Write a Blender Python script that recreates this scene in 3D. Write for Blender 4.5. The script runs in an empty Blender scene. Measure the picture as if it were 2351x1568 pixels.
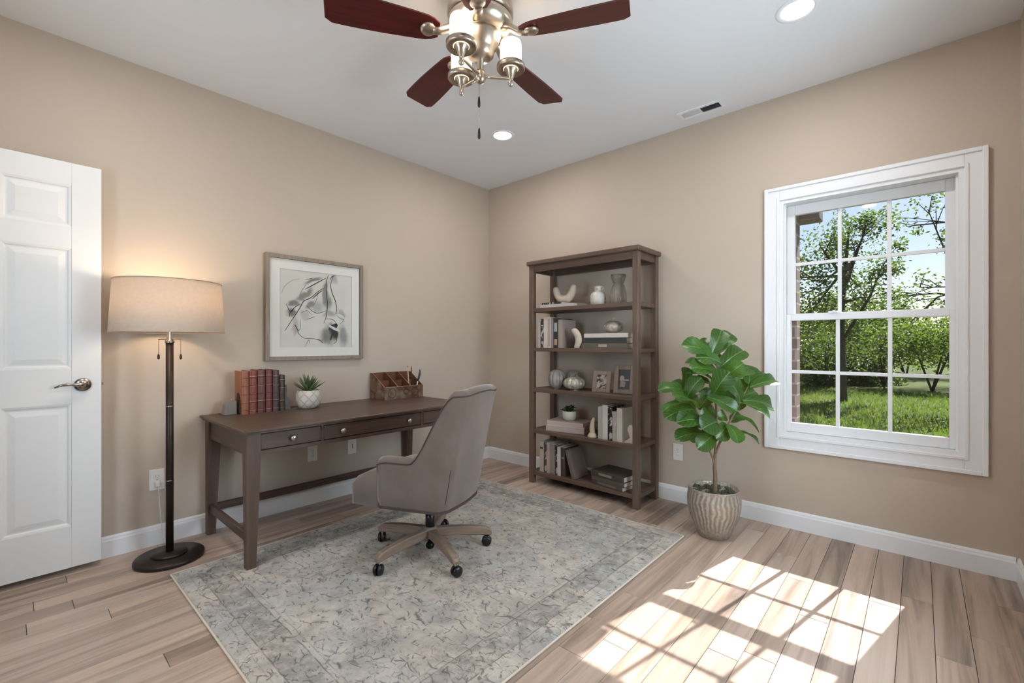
import bpy, bmesh, math, random
from mathutils import Vector, Matrix
random.seed(7)
R = math.radians
SC = bpy.context.scene
COL = SC.collection

# ------------------------------------------------------------------ camera
W, L, H = 3.653, 3.85, 2.74            # room: x 0..W, y -L..0, z 0..H
FPX, YAW, CAM, HORIZON = 1041.9, 0.7321662, Vector((3.2895, -3.3015, 1.1574)), 790.5
cd = bpy.data.cameras.new('camera')
cam = bpy.data.objects.new('camera', cd)
COL.objects.link(cam)
cam.location = CAM
cam.rotation_euler = (R(90), 0, YAW)
cd.sensor_fit = 'HORIZONTAL'
cd.sensor_width = 36.0
cd.lens = FPX / 2351 * 36.0
cd.shift_y = (HORIZON - 784.0) / 2351
cd.clip_start = 0.05
cd.clip_end = 300
SC.camera = cam
FWD = Vector((-math.sin(YAW), math.cos(YAW), 0))
RGT = Vector((math.cos(YAW), math.sin(YAW), 0))


def at(px, py, depth):
    return CAM + (FWD + RGT * ((px - 1175.5) / FPX) - Vector((0, 0, 1)) * ((py - HORIZON) / FPX)) * depth


# ------------------------------------------------------------------ light
wd = bpy.data.worlds.new('world')
SC.world = wd
wd.use_nodes = True
nt = wd.node_tree
sky = nt.nodes.new('ShaderNodeTexSky')
sky.sky_type = 'NISHITA'
sky.sun_disc = False
sky.sun_elevation = R(43)
sky.sun_rotation = R(12)
sky.air_density = 1.0
sky.dust_density = 0.8
sky.ozone_density = 2.0
bg = nt.nodes['Background']
bg.inputs[1].default_value = 0.12
nt.links.new(sky.outputs[0], bg.inputs[0])

SUN_TRAVEL = Vector((-0.213, -1.0, -0.96))
sl = bpy.data.lights.new('sun', 'SUN')
sl.energy = 12.5
sl.angle = R(0.4)
sl.color = (1.0, 0.97, 0.93)
so = bpy.data.objects.new('sun', sl)
COL.objects.link(so)
so.location = (4, 8, 9)
so.rotation_euler = SUN_TRAVEL.to_track_quat('-Z', 'Y').to_euler()


def area(name, loc, direction, sx, sy, power, color, shape='RECTANGLE'):
    l = bpy.data.lights.new(name, 'AREA')
    l.shape = shape
    l.size = sx
    l.size_y = sy
    l.energy = power
    l.color = color
    o = bpy.data.objects.new(name, l)
    COL.objects.link(o)
    o.location = loc
    o.rotation_euler = Vector(direction).to_track_quat('-Z', 'Z').to_euler()
    return o


area('added_fill_side', (W + 0.16, -1.40, 1.33), (-1, 0, 0), 0.95, 1.45, 84, (0.72, 0.87, 1.0))  # unseen lamp added to fill the room from the side
area('added_fill_rear', (1.44, -L - 0.16, 1.33), (0, 1, 0), 0.85, 1.45, 34, (0.72, 0.87, 1.0))  # rear fill lamp out of view, added to raise the brightness

vs = SC.view_settings
vs.view_transform = 'Standard'
vs.look = 'None'
vs.gamma = 1.0
vs.use_curve_mapping = False
vs.exposure = 0.0
cy = SC.cycles
cy.max_bounces = 8
cy.diffuse_bounces = 4
cy.glossy_bounces = 3
cy.transmission_bounces = 4
cy.transparent_max_bounces = 10
cy.caustics_reflective = False
cy.caustics_refractive = False
cy.use_light_tree = False
cy.adaptive_min_samples = 16
cy.adaptive_threshold = 0.1


# ------------------------------------------------------------------ helpers
def srgb(h):
    h = h.lstrip('#')
    v = [int(h[i:i + 2], 16) / 255 for i in (0, 2, 4)]
    return tuple((c / 12.92 if c <= 0.04045 else ((c + 0.055) / 1.055) ** 2.4) for c in v)


class NT:
    """small node-tree writer"""

    def __init__(s, name):
        s.m = bpy.data.materials.new(name)
        s.m.use_nodes = True
        s.t = s.m.node_tree
        s.b = s.t.nodes['Principled BSDF']
        s.out = s.t.nodes['Material Output']

    def n(s, kind, **kw):
        nd = s.t.nodes.new('ShaderNode' + kind)
        for k, v in kw.items():
            if k.startswith('i_'):
                nd.inputs[k[2:].replace('_', ' ')].default_value = v
            else:
                setattr(nd, k, v)
        return nd

    def link(s, a, b):
        s.t.links.new(a, b)

    def coord(s, kind='Object', scale=(1, 1, 1), rot=(0, 0, 0)):
        tc = s.n('TexCoord')
        mp = s.n('Mapping')
        mp.inputs['Scale'].default_value = scale
        mp.inputs['Rotation'].default_value = rot
        s.link(tc.outputs[kind], mp.inputs[0])
        return mp.outputs[0]

    def noise(s, vec, scale, detail=4, rough=0.55, dist=0.0):
        n = s.n('TexNoise')
        n.inputs['Scale'].default_value = scale
        n.inputs['Detail'].default_value = detail
        n.inputs['Roughness'].default_value = rough
        n.inputs['Distortion'].default_value = dist
        if vec is not None:
            s.link(vec, n.inputs['Vector'])
        return n.outputs[0]

    def ramp(s, fac, stops, interp='LINEAR'):
        r = s.n('ValToRGB')
        cr = r.color_ramp
        cr.interpolation = interp
        while len(cr.elements) < len(stops):
            cr.elements.new(0.5)
        for e, (p, c) in zip(cr.elements, stops):
            e.position = p
            e.color = (c, c, c, 1) if isinstance(c, (int, float)) else (*c[:3], 1)
        s.link(fac, r.inputs[0])
        return r.outputs[0]

    def mix(s, fac, a, b, mode='MIX'):
        m = s.n('MixRGB', blend_type=mode)
        for sock, v in ((m.inputs[0], fac), (m.inputs[1], a), (m.inputs[2], b)):
            if isinstance(v, (int, float)):
                sock.default_value = v
            elif isinstance(v, tuple):
                sock.default_value = (*v[:3], 1)
            else:
                s.link(v, sock)
        return m.outputs[0]

    def math(s, op, a, b=0.0, clamp=False):
        m = s.n('Math', operation=op, use_clamp=clamp)
        for sock, v in ((m.inputs[0], a), (m.inputs[1], b)):
            if isinstance(v, (int, float)):
                sock.default_value = v
            else:
                s.link(v, sock)
        return m.outputs[0]

    def bump(s, height, strength=0.2, dist=0.01):
        b = s.n('Bump')
        b.inputs['Strength'].default_value = strength
        b.inputs['Distance'].default_value = dist
        s.link(height, b.inputs['Height'])
        s.link(b.outputs[0], s.b.inputs['Normal'])

    def base(s, c):
        if isinstance(c, tuple):
            s.b.inputs['Base Color'].default_value = (*c[:3], 1)
        else:
            s.link(c, s.b.inputs['Base Color'])

    def set(s, rough=None, metal=None, spec=None, **kw):
        if rough is not None:
            s.b.inputs['Roughness'].default_value = rough
        if metal is not None:
            s.b.inputs['Metallic'].default_value = metal
        if spec is not None:
            s.b.inputs['Specular IOR Level'].default_value = spec
        for k, v in kw.items():
            s.b.inputs[k.replace('_', ' ')].default_value = v
        return s


def plain(name, col, rough=0.5, metal=0.0, vary=0.08, scale=12.0, bump=0.0, spec=0.5):
    t = NT(name)
    c = srgb(col) if isinstance(col, str) else col
    v = t.coord('Object')
    n = t.noise(v, scale, 4)
    a = tuple(x * (1 - vary) for x in c)
    b = tuple(min(1, x * (1 + vary)) for x in c)
    t.base(t.mix(n, a, b))
    t.set(rough, metal, spec)
    if bump:
        t.bump(t.noise(v, scale * 6, 3), bump, 0.004)
    return t.m


def wood(name, dark, light, axis='Y', scale=1.0, rough=0.45, contrast=1.0):
    t = NT(name)
    st = {'X': (1.2, 22, 22), 'Y': (22, 1.2, 22), 'Z': (22, 22, 1.2)}[axis]
    v = t.coord('Object', tuple(a * scale for a in st))
    n1 = t.noise(v, 1.6, 6, 0.6, 0.6)
    n2 = t.noise(v, 6.0, 3, 0.6)
    f = t.mix(0.35, n1, n2)
    t.base(t.ramp(f, [(0.30, srgb(dark)), (0.70, srgb(light))]))
    t.set(rough)
    t.bump(n2, 0.06, 0.003)
    return t.m


def emit(name, col, strength):
    t = NT(name)
    t.base(tuple(min(1, c) for c in col))
    t.b.inputs['Emission Color'].default_value = (*col, 1)
    t.b.inputs['Emission Strength'].default_value = strength
    return t.m


class MB:
    """collects simple shapes into one mesh"""

    def __init__(s):
        s.v, s.f, s.sm = [], [], []

    def add(s, verts, faces, smooth=False):
        o = len(s.v)
        s.v += [tuple(p) for p in verts]
        s.f += [tuple(i + o for i in f) for f in faces]
        s.sm += [smooth] * len(faces)
        return s

    def box(s, x0, x1, y0, y1, z0, z1, c=0.0, m=None):
        if x1 < x0: x0, x1 = x1, x0
        if y1 < y0: y0, y1 = y1, y0
        if z1 < z0: z0, z1 = z1, z0
        if c <= 0:
            vs = [(x, y, z) for z in (z0, z1) for y in (y0, y1) for x in (x0, x1)]
            fs = [(0, 2, 3, 1), (4, 5, 7, 6), (0, 1, 5, 4), (2, 6, 7, 3), (0, 4, 6, 2), (1, 3, 7, 5)]
        else:
            c = min(c, (x1 - x0) * .49, (y1 - y0) * .49, (z1 - z0) * .49)
            lo, hi = (x0, y0, z0), (x1, y1, z1)
            vs, idx = [], {}
            for k in range(8):
                b = (k & 1, k >> 1 & 1, k >> 2 & 1)
                for ax in range(3):
                    p = []
                    for d in range(3):
                        e = hi[d] if b[d] else lo[d]
                        p.append(e if d == ax else (e - c if b[d] else e + c))
                    idx[(b, ax)] = len(vs)
                    vs.append(tuple(p))
            fs = []
            for ax in range(3):
                o = [d for d in range(3) if d != ax]
                for sd in (0, 1):
                    q = []
                    for (i, j) in ((0, 0), (1, 0), (1, 1), (0, 1)):
                        b = [0, 0, 0]
                        b[ax] = sd
                        b[o[0]] = i
                        b[o[1]] = j
                        q.append(idx[(tuple(b), ax)])
                    fs.append(tuple(q))
            for ax in range(3):
                o = [d for d in range(3) if d != ax]
                for i in (0, 1):
                    for j in (0, 1):
                        b0, b1 = [0, 0, 0], [0, 0, 0]
                        b0[o[0]] = b1[o[0]] = i
                        b0[o[1]] = b1[o[1]] = j
                        b1[ax] = 1
                        b0, b1 = tuple(b0), tuple(b1)
                        fs.append((idx[(b0, o[0])], idx[(b1, o[0])], idx[(b1, o[1])], idx[(b0, o[1])]))
            for k in range(8):
                b = (k & 1, k >> 1 & 1, k >> 2 & 1)
                fs.append((idx[(b, 0)], idx[(b, 1)], idx[(b, 2)]))
        if m is not None:
            vs = [m @ Vector(p) for p in vs]
        return s.add(vs, fs)

    def prism(s, poly, axis, a0, a1, smooth=False):
        """extrude a 2-D polygon along an axis; poly is in the two other axes, in order"""
        o = [d for d in range(3) if d != axis]
        vs = []
        for a in (a0, a1):
            for (u, w) in poly:
                p = [0, 0, 0]
                p[axis] = a
                p[o[0]] = u
                p[o[1]] = w
                vs.append(tuple(p))
        n = len(poly)
        fs = [tuple(range(n)), tuple(range(n, 2 * n))]
        s.add(vs, fs)
        o2 = len(s.v) - 2 * n
        for i in range(n):
            j = (i + 1) % n
            s.f.append((o2 + i, o2 + j, o2 + n + j, o2 + n + i))
            s.sm.append(smooth)
        return s

    def lathe(s, prof, c=(0, 0, 0), seg=24, cap=True, smooth=True, rfun=None, m=None):
        vs = []
        for (r, z) in prof:
            for k in range(seg):
                a = 2 * math.pi * k / seg
                rr = r * (rfun(a, z) if rfun else 1)
                p = Vector((c[0] + rr * math.cos(a), c[1] + rr * math.sin(a), c[2] + z))
                vs.append(m @ p if m is not None else p)
        fs = []
        for i in range(len(prof) - 1):
            for k in range(seg):
                k2 = (k + 1) % seg
                fs.append((i * seg + k, i * seg + k2, (i + 1) * seg + k2, (i + 1) * seg + k))
        o = len(s.v)
        s.add(vs, fs, smooth)
        if cap:
            n = len(prof)
            s.f += [tuple(o + k for k in range(seg)), tuple(o + (n - 1) * seg + k for k in range(seg))]
            s.sm += [False, False]
        return s

    def tube(s, pts, rad, seg=8, cap=True, squash=1.0):
        pts = [Vector(p) for p in pts]
        n = len(pts)
        rads = rad if isinstance(rad, (list, tuple)) else [rad] * n
        vs = []
        up = Vector((0, 0, 1))
        d0 = (pts[1] - pts[0]).normalized()
        if abs(d0.z) > 0.9:
            up = Vector((1, 0, 0))
        for i in range(n):
            d = (pts[min(i + 1, n - 1)] - pts[max(i - 1, 0)]).normalized()
            a = d.cross(up)
            if a.length < 1e-4:
                a = d.orthogonal()
            a.normalize()
            b = a.cross(d).normalized()
            up = b
            for k in range(seg):
                t = 2 * math.pi * k / seg
                vs.append(pts[i] + a * (math.cos(t) * rads[i] * squash) + b * (math.sin(t) * rads[i]))
        fs = []
        for i in range(n - 1):
            for k in range(seg):
                k2 = (k + 1) % seg
                fs.append((i * seg + k, i * seg + k2, (i + 1) * seg + k2, (i + 1) * seg + k))
        o = len(s.v)
        s.add(vs, fs, True)
        if cap:
            s.f += [tuple(o + k for k in range(seg)), tuple(o + (n - 1) * seg + k for k in range(seg))]
            s.sm += [False, False]
        return s

    def ball(s, c, rx, ry=None, rz=None, seg=16, rings=10, m=None):
        ry = rx if ry is None else ry
        rz = rx if rz is None else rz
        prof = [(max(1e-4, math.sin(math.pi * i / rings)), -math.cos(math.pi * i / rings)) for i in range(rings + 1)]
        o = len(s.v)
        s.lathe(prof, (0, 0, 0), seg, True, True)
        for i in range(o, len(s.v)):
            p = Vector(s.v[i])
            p = Vector((p.x * rx, p.y * ry, p.z * rz))
            if m is not None:
                p = m @ p
            s.v[i] = tuple(p + Vector(c))
        return s

    def grid(s, fn, nu, nv, smooth=True, closed_u=False):
        vs = [fn(i / (nu if closed_u else nu - 1), j / (nv - 1)) for i in range(nu) for j in range(nv)]
        fs = []
        for i in range(nu if closed_u else nu - 1):
            for j in range(nv - 1):
                i2 = (i + 1) % nu
                fs.append((i * nv + j, i2 * nv + j, i2 * nv + j + 1, i * nv + j + 1))
        return s.add(vs, fs, smooth)

    def xf(s, m):
        s.v = [tuple(m @ Vector(p)) for p in s.v]
        return s

    def mesh(s, name, fix=True):
        me = bpy.data.meshes.new(name)
        me.from_pydata(s.v, [], s.f)
        me.polygons.foreach_set('use_smooth', s.sm)
        if fix:
            b = bmesh.new()
            b.from_mesh(me)
            bmesh.ops.recalc_face_normals(b, faces=b.faces)
            b.to_mesh(me)
            b.free()
        me.update()
        return me

    def build(s, name, mat, parent=None, loc=None, rz=0.0, fix=True):
        o = bpy.data.objects.new(name, s.mesh(name, fix))
        o.data.materials.append(mat)
        COL.objects.link(o)
        if parent is not None:
            o.parent = parent
        if loc is not None:
            o.location = loc
            o.rotation_euler = (0, 0, rz)
        return o


def tag(o, label=None, cat=None, group=None, kind=None):
    if label: o['label'] = label
    if cat: o['category'] = cat
    if group: o['group'] = group
    if kind: o['kind'] = kind
    return o


def empty(name, loc=(0, 0, 0), rz=0.0):
    o = bpy.data.objects.new(name, None)
    COL.objects.link(o)
    o.empty_display_size = 0.05
    o.location = loc
    o.rotation_euler = (0, 0, rz)
    return o


def link_copy(o, parent, **kw):
    c = o.copy()
    COL.objects.link(c)
    c.parent = parent
    for k, v in kw.items():
        setattr(c, k, v)
    return c


# ------------------------------------------------------------------ materials
M = {}


def paint(name, col, rough=0.7):
    t = NT(name)
    v = t.coord('Object')
    n = t.noise(v, 1.3, 3)
    c = srgb(col)
    t.base(t.mix(n, tuple(x * .97 for x in c), tuple(min(1, x * 1.03) for x in c)))
    t.set(rough, spec=0.25)
    t.bump(t.noise(v, 160, 2), 0.05, 0.002)
    return t.m


M['wall'] = paint('wall_paint_beige', '#C0B1A1')
M['ceiling'] = paint('ceiling_paint_white', '#E6E7E9', 0.8)
M['trim'] = paint('trim_paint_white', '#E9E9EA', 0.35)
M['door'] = paint('door_paint_white', '#E2E1DF', 0.4)
M['plate'] = plain('outlet_plastic_white', '#E6E2DC', 0.35, vary=0.02)
M['slot'] = plain('outlet_slot_grey', '#8B857E', 0.5)
M['dark'] = plain('black_plastic', '#17161A', 0.28)
M['metal'] = plain('brushed_nickel', '#B5A99B', 0.38, 1.0, 0.10, 40)
M['nickel'] = plain('polished_nickel', '#C4B9A8', 0.32, 1.0, 0.08, 20)
M['steel'] = plain('satin_steel', '#A39C95', 0.25, 1.0)
M['bronze'] = plain('dark_bronze', '#3A2F29', 0.4, 0.6, 0.12, 20)
M['desk'] = wood('desk_walnut', '#3C2C25', '#644D40', 'Y', 1.0, 0.4)
M['desk_leg'] = wood('desk_walnut_leg', '#41322A', '#665043', 'Z', 1.0, 0.45)
M['desk_cross'] = wood('desk_walnut_cross', '#3D2F28', '#614C40', 'X', 1.0, 0.45)
M['shelf'] = wood('shelf_walnut', '#4C3B31', '#705A4A', 'X', 1.0, 0.45)
M['shelf_post'] = wood('shelf_walnut_post', '#504035', '#765F4F', 'Z', 1.0, 0.45)
M['frame'] = wood('frame_driftwood', '#75665A', '#9A8A79', 'Z', 1.5, 0.5)
M['blade'] = wood('fan_blade_mahogany', '#2B0B0C', '#641A15', 'X', 0.8, 0.4)
M['chairwood'] = wood('chair_base_wood', '#6F5C4F', '#94806F', 'X', 1.5, 0.5)
M['paper'] = plain('page_paper', '#CFC6BB', 0.8, vary=0.06, scale=60)
M['ceramic'] = plain('white_ceramic', '#CFC8BC', 0.4, vary=0.05)
M['leaf_dark'] = None


def lamp_glass(name, col, strength):
    t = NT(name)
    t.base(col)
    t.set(0.35)
    t.b.inputs['Emission Color'].default_value = (*col, 1)
    t.b.inputs['Emission Strength'].default_value = strength
    return t.m


M['lit_glass'] = lamp_glass('lit_frosted_glass', (1.0, 0.86, 0.70), 1.15)
M['can_lens'] = lamp_glass('recessed_lens_lit', (1.0, 0.97, 0.92), 3.0)

# floor planks
t = NT('floor_plank_wood')
geo = t.n('NewGeometry')
oi = t.n('ObjectInfo')
mp = t.n('Mapping')
mp.inputs['Scale'].default_value = (16, 0.9, 1)
ad = t.n('VectorMath', operation='ADD')
sc = t.n('VectorMath', operation='SCALE')
cmb = t.n('CombineXYZ')
for k in range(3):
    t.link(oi.outputs['Random'], cmb.inputs[k])
t.link(cmb.outputs[0], sc.inputs[0])
sc.inputs['Scale'].default_value = 37.0
t.link(geo.outputs['Position'], mp.inputs[0])
t.link(mp.outputs[0], ad.inputs[0])
t.link(sc.outputs[0], ad.inputs[1])
g1 = t.noise(ad.outputs[0], 0.9, 5, 0.6, 0.8)
g2 = t.noise(ad.outputs[0], 5.0, 3, 0.6)
tint = t.ramp(oi.outputs['Random'], [(0.0, srgb('#5E4C43')), (0.14, srgb('#7C6B60')), (0.34, srgb('#A78D7B')), (0.60, srgb('#BFA590')),
                                     (0.82, srgb('#B3A092')), (1.0, srgb('#807268'))])
streak = t.ramp(g1, [(0.33, srgb('#4A3A32')), (0.44, srgb('#957D6C')), (0.52, srgb('#B49A86')), (0.68, srgb('#CBB39F'))])
c1 = t.mix(0.55, tint, streak)
c2 = t.mix(t.math('MULTIPLY', g2, 0.3), c1, srgb('#9A8778'))
hs = t.n('HueSaturation')
hs.inputs['Saturation'].default_value = 0.92
hs.inputs['Value'].default_value = 1.14
t.link(c2, hs.inputs['Color'])
t.base(hs.outputs[0])
t.set(0.36, spec=0.45)
t.bump(g2, 0.05, 0.003)
M['plank'] = t.m
M['subfloor'] = plain('plank_joint_dark', '#3C2E27', 0.8)

# rug
t = NT('rug_distressed_wool')
RX, RY = 0.86, 1.08
v = t.coord('Object')
sep = t.n('SeparateXYZ')
t.link(v, sep.inputs[0])
wob = t.noise(v, 7, 2)
ex = t.math('SUBTRACT', RX, t.math('ABSOLUTE', sep.outputs[0]))
ey = t.math('SUBTRACT', RY, t.math('ABSOLUTE', sep.outputs[1]))
ed = t.math('MINIMUM', ex, ey)
edw = t.math('ADD', ed, t.math('MULTIPLY', t.math('SUBTRACT', wob, 0.5), 0.014))


def line_at(d, w):
    a = t.math('ABSOLUTE', t.math('SUBTRACT', edw, d))
    return t.math('SUBTRACT', 1.0, t.math('DIVIDE', a, w), clamp=True)


big = t.noise(v, 2.2, 4, 0.6)
mid = t.noise(v, 9, 5, 0.65, 0.5)
fine = t.noise(v, 55, 4, 0.7)
basec = t.ramp(big, [(0.30, srgb('#A9A8A6')), (0.44, srgb('#B6B1A8')), (0.56, srgb('#C3B8AA')), (0.70, srgb('#B3A79C'))])
basec = t.mix(t.ramp(mid, [(0.42, 0.0), (0.66, 0.65)]), basec, srgb('#8A8784'))
basec = t.mix(t.ramp(mid, [(0.26, 0.45), (0.42, 0.0)]), basec, srgb('#D8D2C6'))


def crack(scale, width, vec, dmask):
    vo = t.n('TexVoronoi', feature='DISTANCE_TO_EDGE')
    vo.inputs['Scale'].default_value = scale
    vo.inputs['Randomness'].default_value = 0.9
    t.link(vec, vo.inputs['Vector'])
    e = t.math('SUBTRACT', 1.0, t.math('DIVIDE', vo.outputs['Distance'], width), clamp=True)
    return t.math('MULTIPLY', e, dmask)


wv = t.n('VectorMath', operation='ADD')
wn = t.n('TexNoise')
wn.inputs['Scale'].default_value = 14
t.link(v, wn.inputs['Vector'])
ws = t.n('VectorMath', operation='SCALE')
ws.inputs['Scale'].default_value = 0.05
t.link(wn.outputs['Color'], ws.inputs[0])
t.link(v, wv.inputs[0])
t.link(ws.outputs[0], wv.inputs[1])
def dashes(rot, sx_, sy_, width, lo, hi, off):
    mp_ = t.n('Mapping')
    mp_.inputs['Rotation'].default_value = (0, 0, R(rot))
    mp_.inputs['Location'].default_value = (off, off * 1.7, 0)
    mp_.inputs['Scale'].default_value = (sx_, sy_, 1)
    t.link(wv.outputs[0], mp_.inputs[0])
    msk = t.ramp(t.noise(mp_.outputs[0], 1.9, 2), [(lo, 0.0), (hi, 1.0)])
    return crack(1.0, width, mp_.outputs[0], msk)


k1 = t.math('MAXIMUM', dashes(32, 10, 17, 0.045, .50, .58, 0), dashes(-58, 12, 20, 0.05, .52, .60, 3.1))
mask2 = t.ramp(t.noise(v, 3.5, 3), [(0.46, 0.0), (0.60, 1.0)])
k2 = t.math('MULTIPLY', dashes(10, 26, 34, 0.07, .46, .56, 7.7), mask2)
band = t.math('MULTIPLY', t.math('GREATER_THAN', edw, 0.085), t.math('LESS_THAN', edw, 0.20))
basec = t.mix(t.math('MULTIPLY', band, t.ramp(t.noise(v, 22, 5, .65), [(0.42, 0.1), (0.62, 0.7)])), basec, srgb('#7C7B78'))
inkf = t.math('MAXIMUM', t.math('MULTIPLY', k1, 0.8), t.math('MULTIPLY', k2, 0.65))
for d, w, s_ in ((0.085, 0.004, .75), (0.20, 0.004, .75), (0.222, 0.003, .5), (0.05, 0.003, .35)):
    inkf = t.math('MAXIMUM', inkf, t.math('MULTIPLY', t.math('MULTIPLY', line_at(d, w), s_), t.ramp(t.noise(v, 20, 2), [(0.35, 0.25), (0.55, 1.0)])))
spk = t.ramp(fine, [(0.58, 0.0), (0.74, 0.5)])
basec = t.mix(spk, basec, srgb('#7B7770'))
t.base(t.mix(inkf, basec, srgb('#4A4744')))
t.set(0.95, spec=0.1)
t.bump(fine, 0.25, 0.004)
M['rug'] = t.m
M['rug_edge'] = plain('rug_binding', '#D2C6B6', 0.9)

# chair velvet
t = NT('chair_velvet_taupe')
v = t.coord('Object')
n = t.noise(v, 5, 4, 0.6)
n2 = t.noise(v, 160, 2)
t.base(t.mix(n, srgb('#62554C'), srgb('#84766D')))
t.set(0.85, spec=0.2)
t.b.inputs['Sheen Weight'].default_value = 0.6
t.b.inputs['Sheen Roughness'].default_value = 0.4
t.bump(n2, 0.12, 0.002)
M['velvet'] = t.m
M['piping'] = plain('chair_piping_brown', '#4A3B33', 0.8)

# lamp shade: translucent woven cloth
t = NT('lampshade_linen')
v = t.coord('Object', (1, 1, 1))
wv1 = t.n('TexWave', bands_direction='Z')
wv1.inputs['Scale'].default_value = 130
wv1.inputs['Distortion'].default_value = 3
t.link(v, wv1.inputs[0])
n = t.noise(v, 60, 3)
colr = t.mix(t.mix(0.5, wv1.outputs[0], n), srgb('#CDBBA8'), srgb('#E3D6C6'))
t.base(colr)
t.set(0.9, spec=0.1)
tr = t.n('BsdfTranslucent')
t.link(colr, tr.inputs[0])
ms = t.n('MixShader')
ms.inputs[0].default_value = 0.42
t.link(t.b.outputs[0], ms.inputs[1])
t.link(tr.outputs[0], ms.inputs[2])
t.link(ms.outputs[0], t.out.inputs[0])
M['shade'] = t.m


def glass(name, refl=0.06):
    t = NT(name)
    tp = t.n('BsdfTransparent')
    gl = t.n('BsdfGlossy')
    gl.inputs['Roughness'].default_value = 0.02
    lw = t.n('LayerWeight')              # Schlick curve, the same on both faces of the pane
    lw.inputs['Blend'].default_value = 0.5
    fr = t.math('ADD', t.math('MULTIPLY', t.math('POWER', lw.outputs['Facing'], 5.0), 0.9), refl / 2)
    ms = t.n('MixShader')
    t.link(fr, ms.inputs[0])
    t.link(tp.outputs[0], ms.inputs[1])
    t.link(gl.outputs[0], ms.inputs[2])
    t.link(ms.outputs[0], t.out.inputs[0])
    return t.m


M['glass'] = glass('clear_glass')


def leafmat(name, c0, c1, rough=0.35, trans=0.25):
    t = NT(name)
    v = t.coord('Object')
    oi = t.n('ObjectInfo')
    n = t.noise(v, 4, 3)
    c = t.mix(n, srgb(c0), srgb(c1))
    hs = t.n('HueSaturation')
    t.link(c, hs.inputs['Color'])
    t.link(t.math('ADD', 0.75, t.math('MULTIPLY', oi.outputs['Random'], 0.5)), hs.inputs['Value'])
    t.base(hs.outputs[0])
    t.set(rough)
    tr = t.n('BsdfTranslucent')
    t.link(t.mix(0.5, hs.outputs[0], srgb('#9CC43A')), tr.inputs[0])
    ms = t.n('MixShader')
    ms.inputs[0].default_value = trans
    t.link(t.b.outputs[0], ms.inputs[1])
    t.link(tr.outputs[0], ms.inputs[2])
    t.link(ms.outputs[0], t.out.inputs[0])
    return t.m


M['fig_leaf'] = leafmat('fig_leaf_green', '#24551F', '#4A8A35', 0.3, 0.3)
M['fig_rib'] = plain('fig_leaf_rib', '#86AE5C', 0.4)
M['succulent'] = leafmat('succulent_green', '#465C3A', '#728A5C', 0.45, 0.1)
M['shrublet'] = leafmat('small_plant_green', '#26361C', '#4E6232', 0.5, 0.15)
M['bark'] = plain('fig_bark', '#7A6655', 0.8, vary=0.2, scale=40, bump=0.3)
M['soil'] = plain('potting_moss', '#4C4E38', 0.95, vary=0.4, scale=70, bump=0.8)

# ------------------------------------------------------------------ room shell
T = 0.24                                # outer wall thickness


def struct(o):
    o['kind'] = 'structure'
    return o


def wall_boxes(u0, u1, holes):
    """rectangles (u0,u1,z0,z1) that leave the holes open; one hole per column"""
    out = []
    x = u0
    for (a, b, z0, z1) in sorted(holes):
        out.append((x, a, 0, H))
        if z0 > 0: out.append((a, b, 0, z0))
        if z1 < H: out.append((a, b, z1, H))
        x = b
    out.append((x, u1, 0, H))
    return out


WIN = (2.625, 3.460, 0.580, 2.070)      # hole of the visible window (x0,x1,z0,z1)
m = MB()
m.box(-0.12, 0, -L - 0.12, 0.12, 0, H)
struct(m.build('wall_left', M['wall']))
m = MB()
for (a, b, z0, z1) in wall_boxes(0, W, [WIN]):
    m.box(a, b, 0, 0.12, z0, z1)
struct(m.build('wall_right', M['wall']))
ADDED_WIN2 = (-1.90, -0.90, 0.58, 2.07)  # hole for the added, unseen side window
m = MB()
for (a, b, z0, z1) in wall_boxes(-L - 0.12, 0.12, [ADDED_WIN2]):
    m.box(W, W + 0.12, a, b, z0, z1)
struct(m.build('wall_side', M['wall']))
DOORWAY = (0.08, 0.92, 0, 2.09)
ADDED_WIN3 = (1.02, 1.86, 0.58, 2.07)  # hole for the rear window added out of view
m = MB()
for (a, b, z0, z1) in wall_boxes(0, W, [DOORWAY, ADDED_WIN3]):
    m.box(a, b, -L - 0.12, -L, z0, z1)
struct(m.build('wall_rear', M['wall']))
m = MB()                                 # hallway beyond the open door
m.box(0, 1.1, -L - 1.3, -L - 1.2, 0, H).box(-0.12, 0, -L - 1.3, -L - 0.12, 0, H).box(1.1, 1.2, -L - 1.3, -L - 0.12, 0, H)
struct(m.build('wall_hallway', M['wall']))
m = MB()
m.box(-0.12, W + 0.12, -L - 0.12, 0.12, H, H + 0.12).box(0, 1.1, -L - 1.3, -L - 0.12, H, H + 0.1)
struct(m.build('ceiling', M['ceiling']))

# floor with separate planks along Y
m = MB()
m.box(-0.12, W + 0.12, -L - 0.12, 0.12, -0.10, -0.012).box(0, 1.1, -L - 1.3, -L - 0.12, -0.10, 0)
floor = struct(m.build('floor', M['subfloor']))
PW, GAP = 0.1075, 0.0016
pm = MB().box(-PW / 2 + GAP / 2, PW / 2 - GAP / 2, -0.5, 0.5, -0.012, 0, 0.0012).mesh('plank')
pm.materials.append(M['plank'])
rows = int(W / PW) + 1
rnd = random.Random(11)
for i in range(rows):
    xc = min((i + 0.5) * PW, W - PW / 2)
    y = 0.0
    first = True
    while y > -L + 0.01:
        ln = rnd.uniform(0.45, 1.35)
        if first:
            ln *= rnd.uniform(0.25, 1.0)
            first = False
        ln = max(0.18, min(ln, L + y))
        if L + y - ln < 0.2:
            ln = L + y
        o = bpy.data.objects.new('plank', pm)
        COL.objects.link(o)
        o.parent = floor
        o.location = (xc, y - ln / 2, 0)
        o.scale = (1, ln - GAP, 1)
        y -= ln


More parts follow.
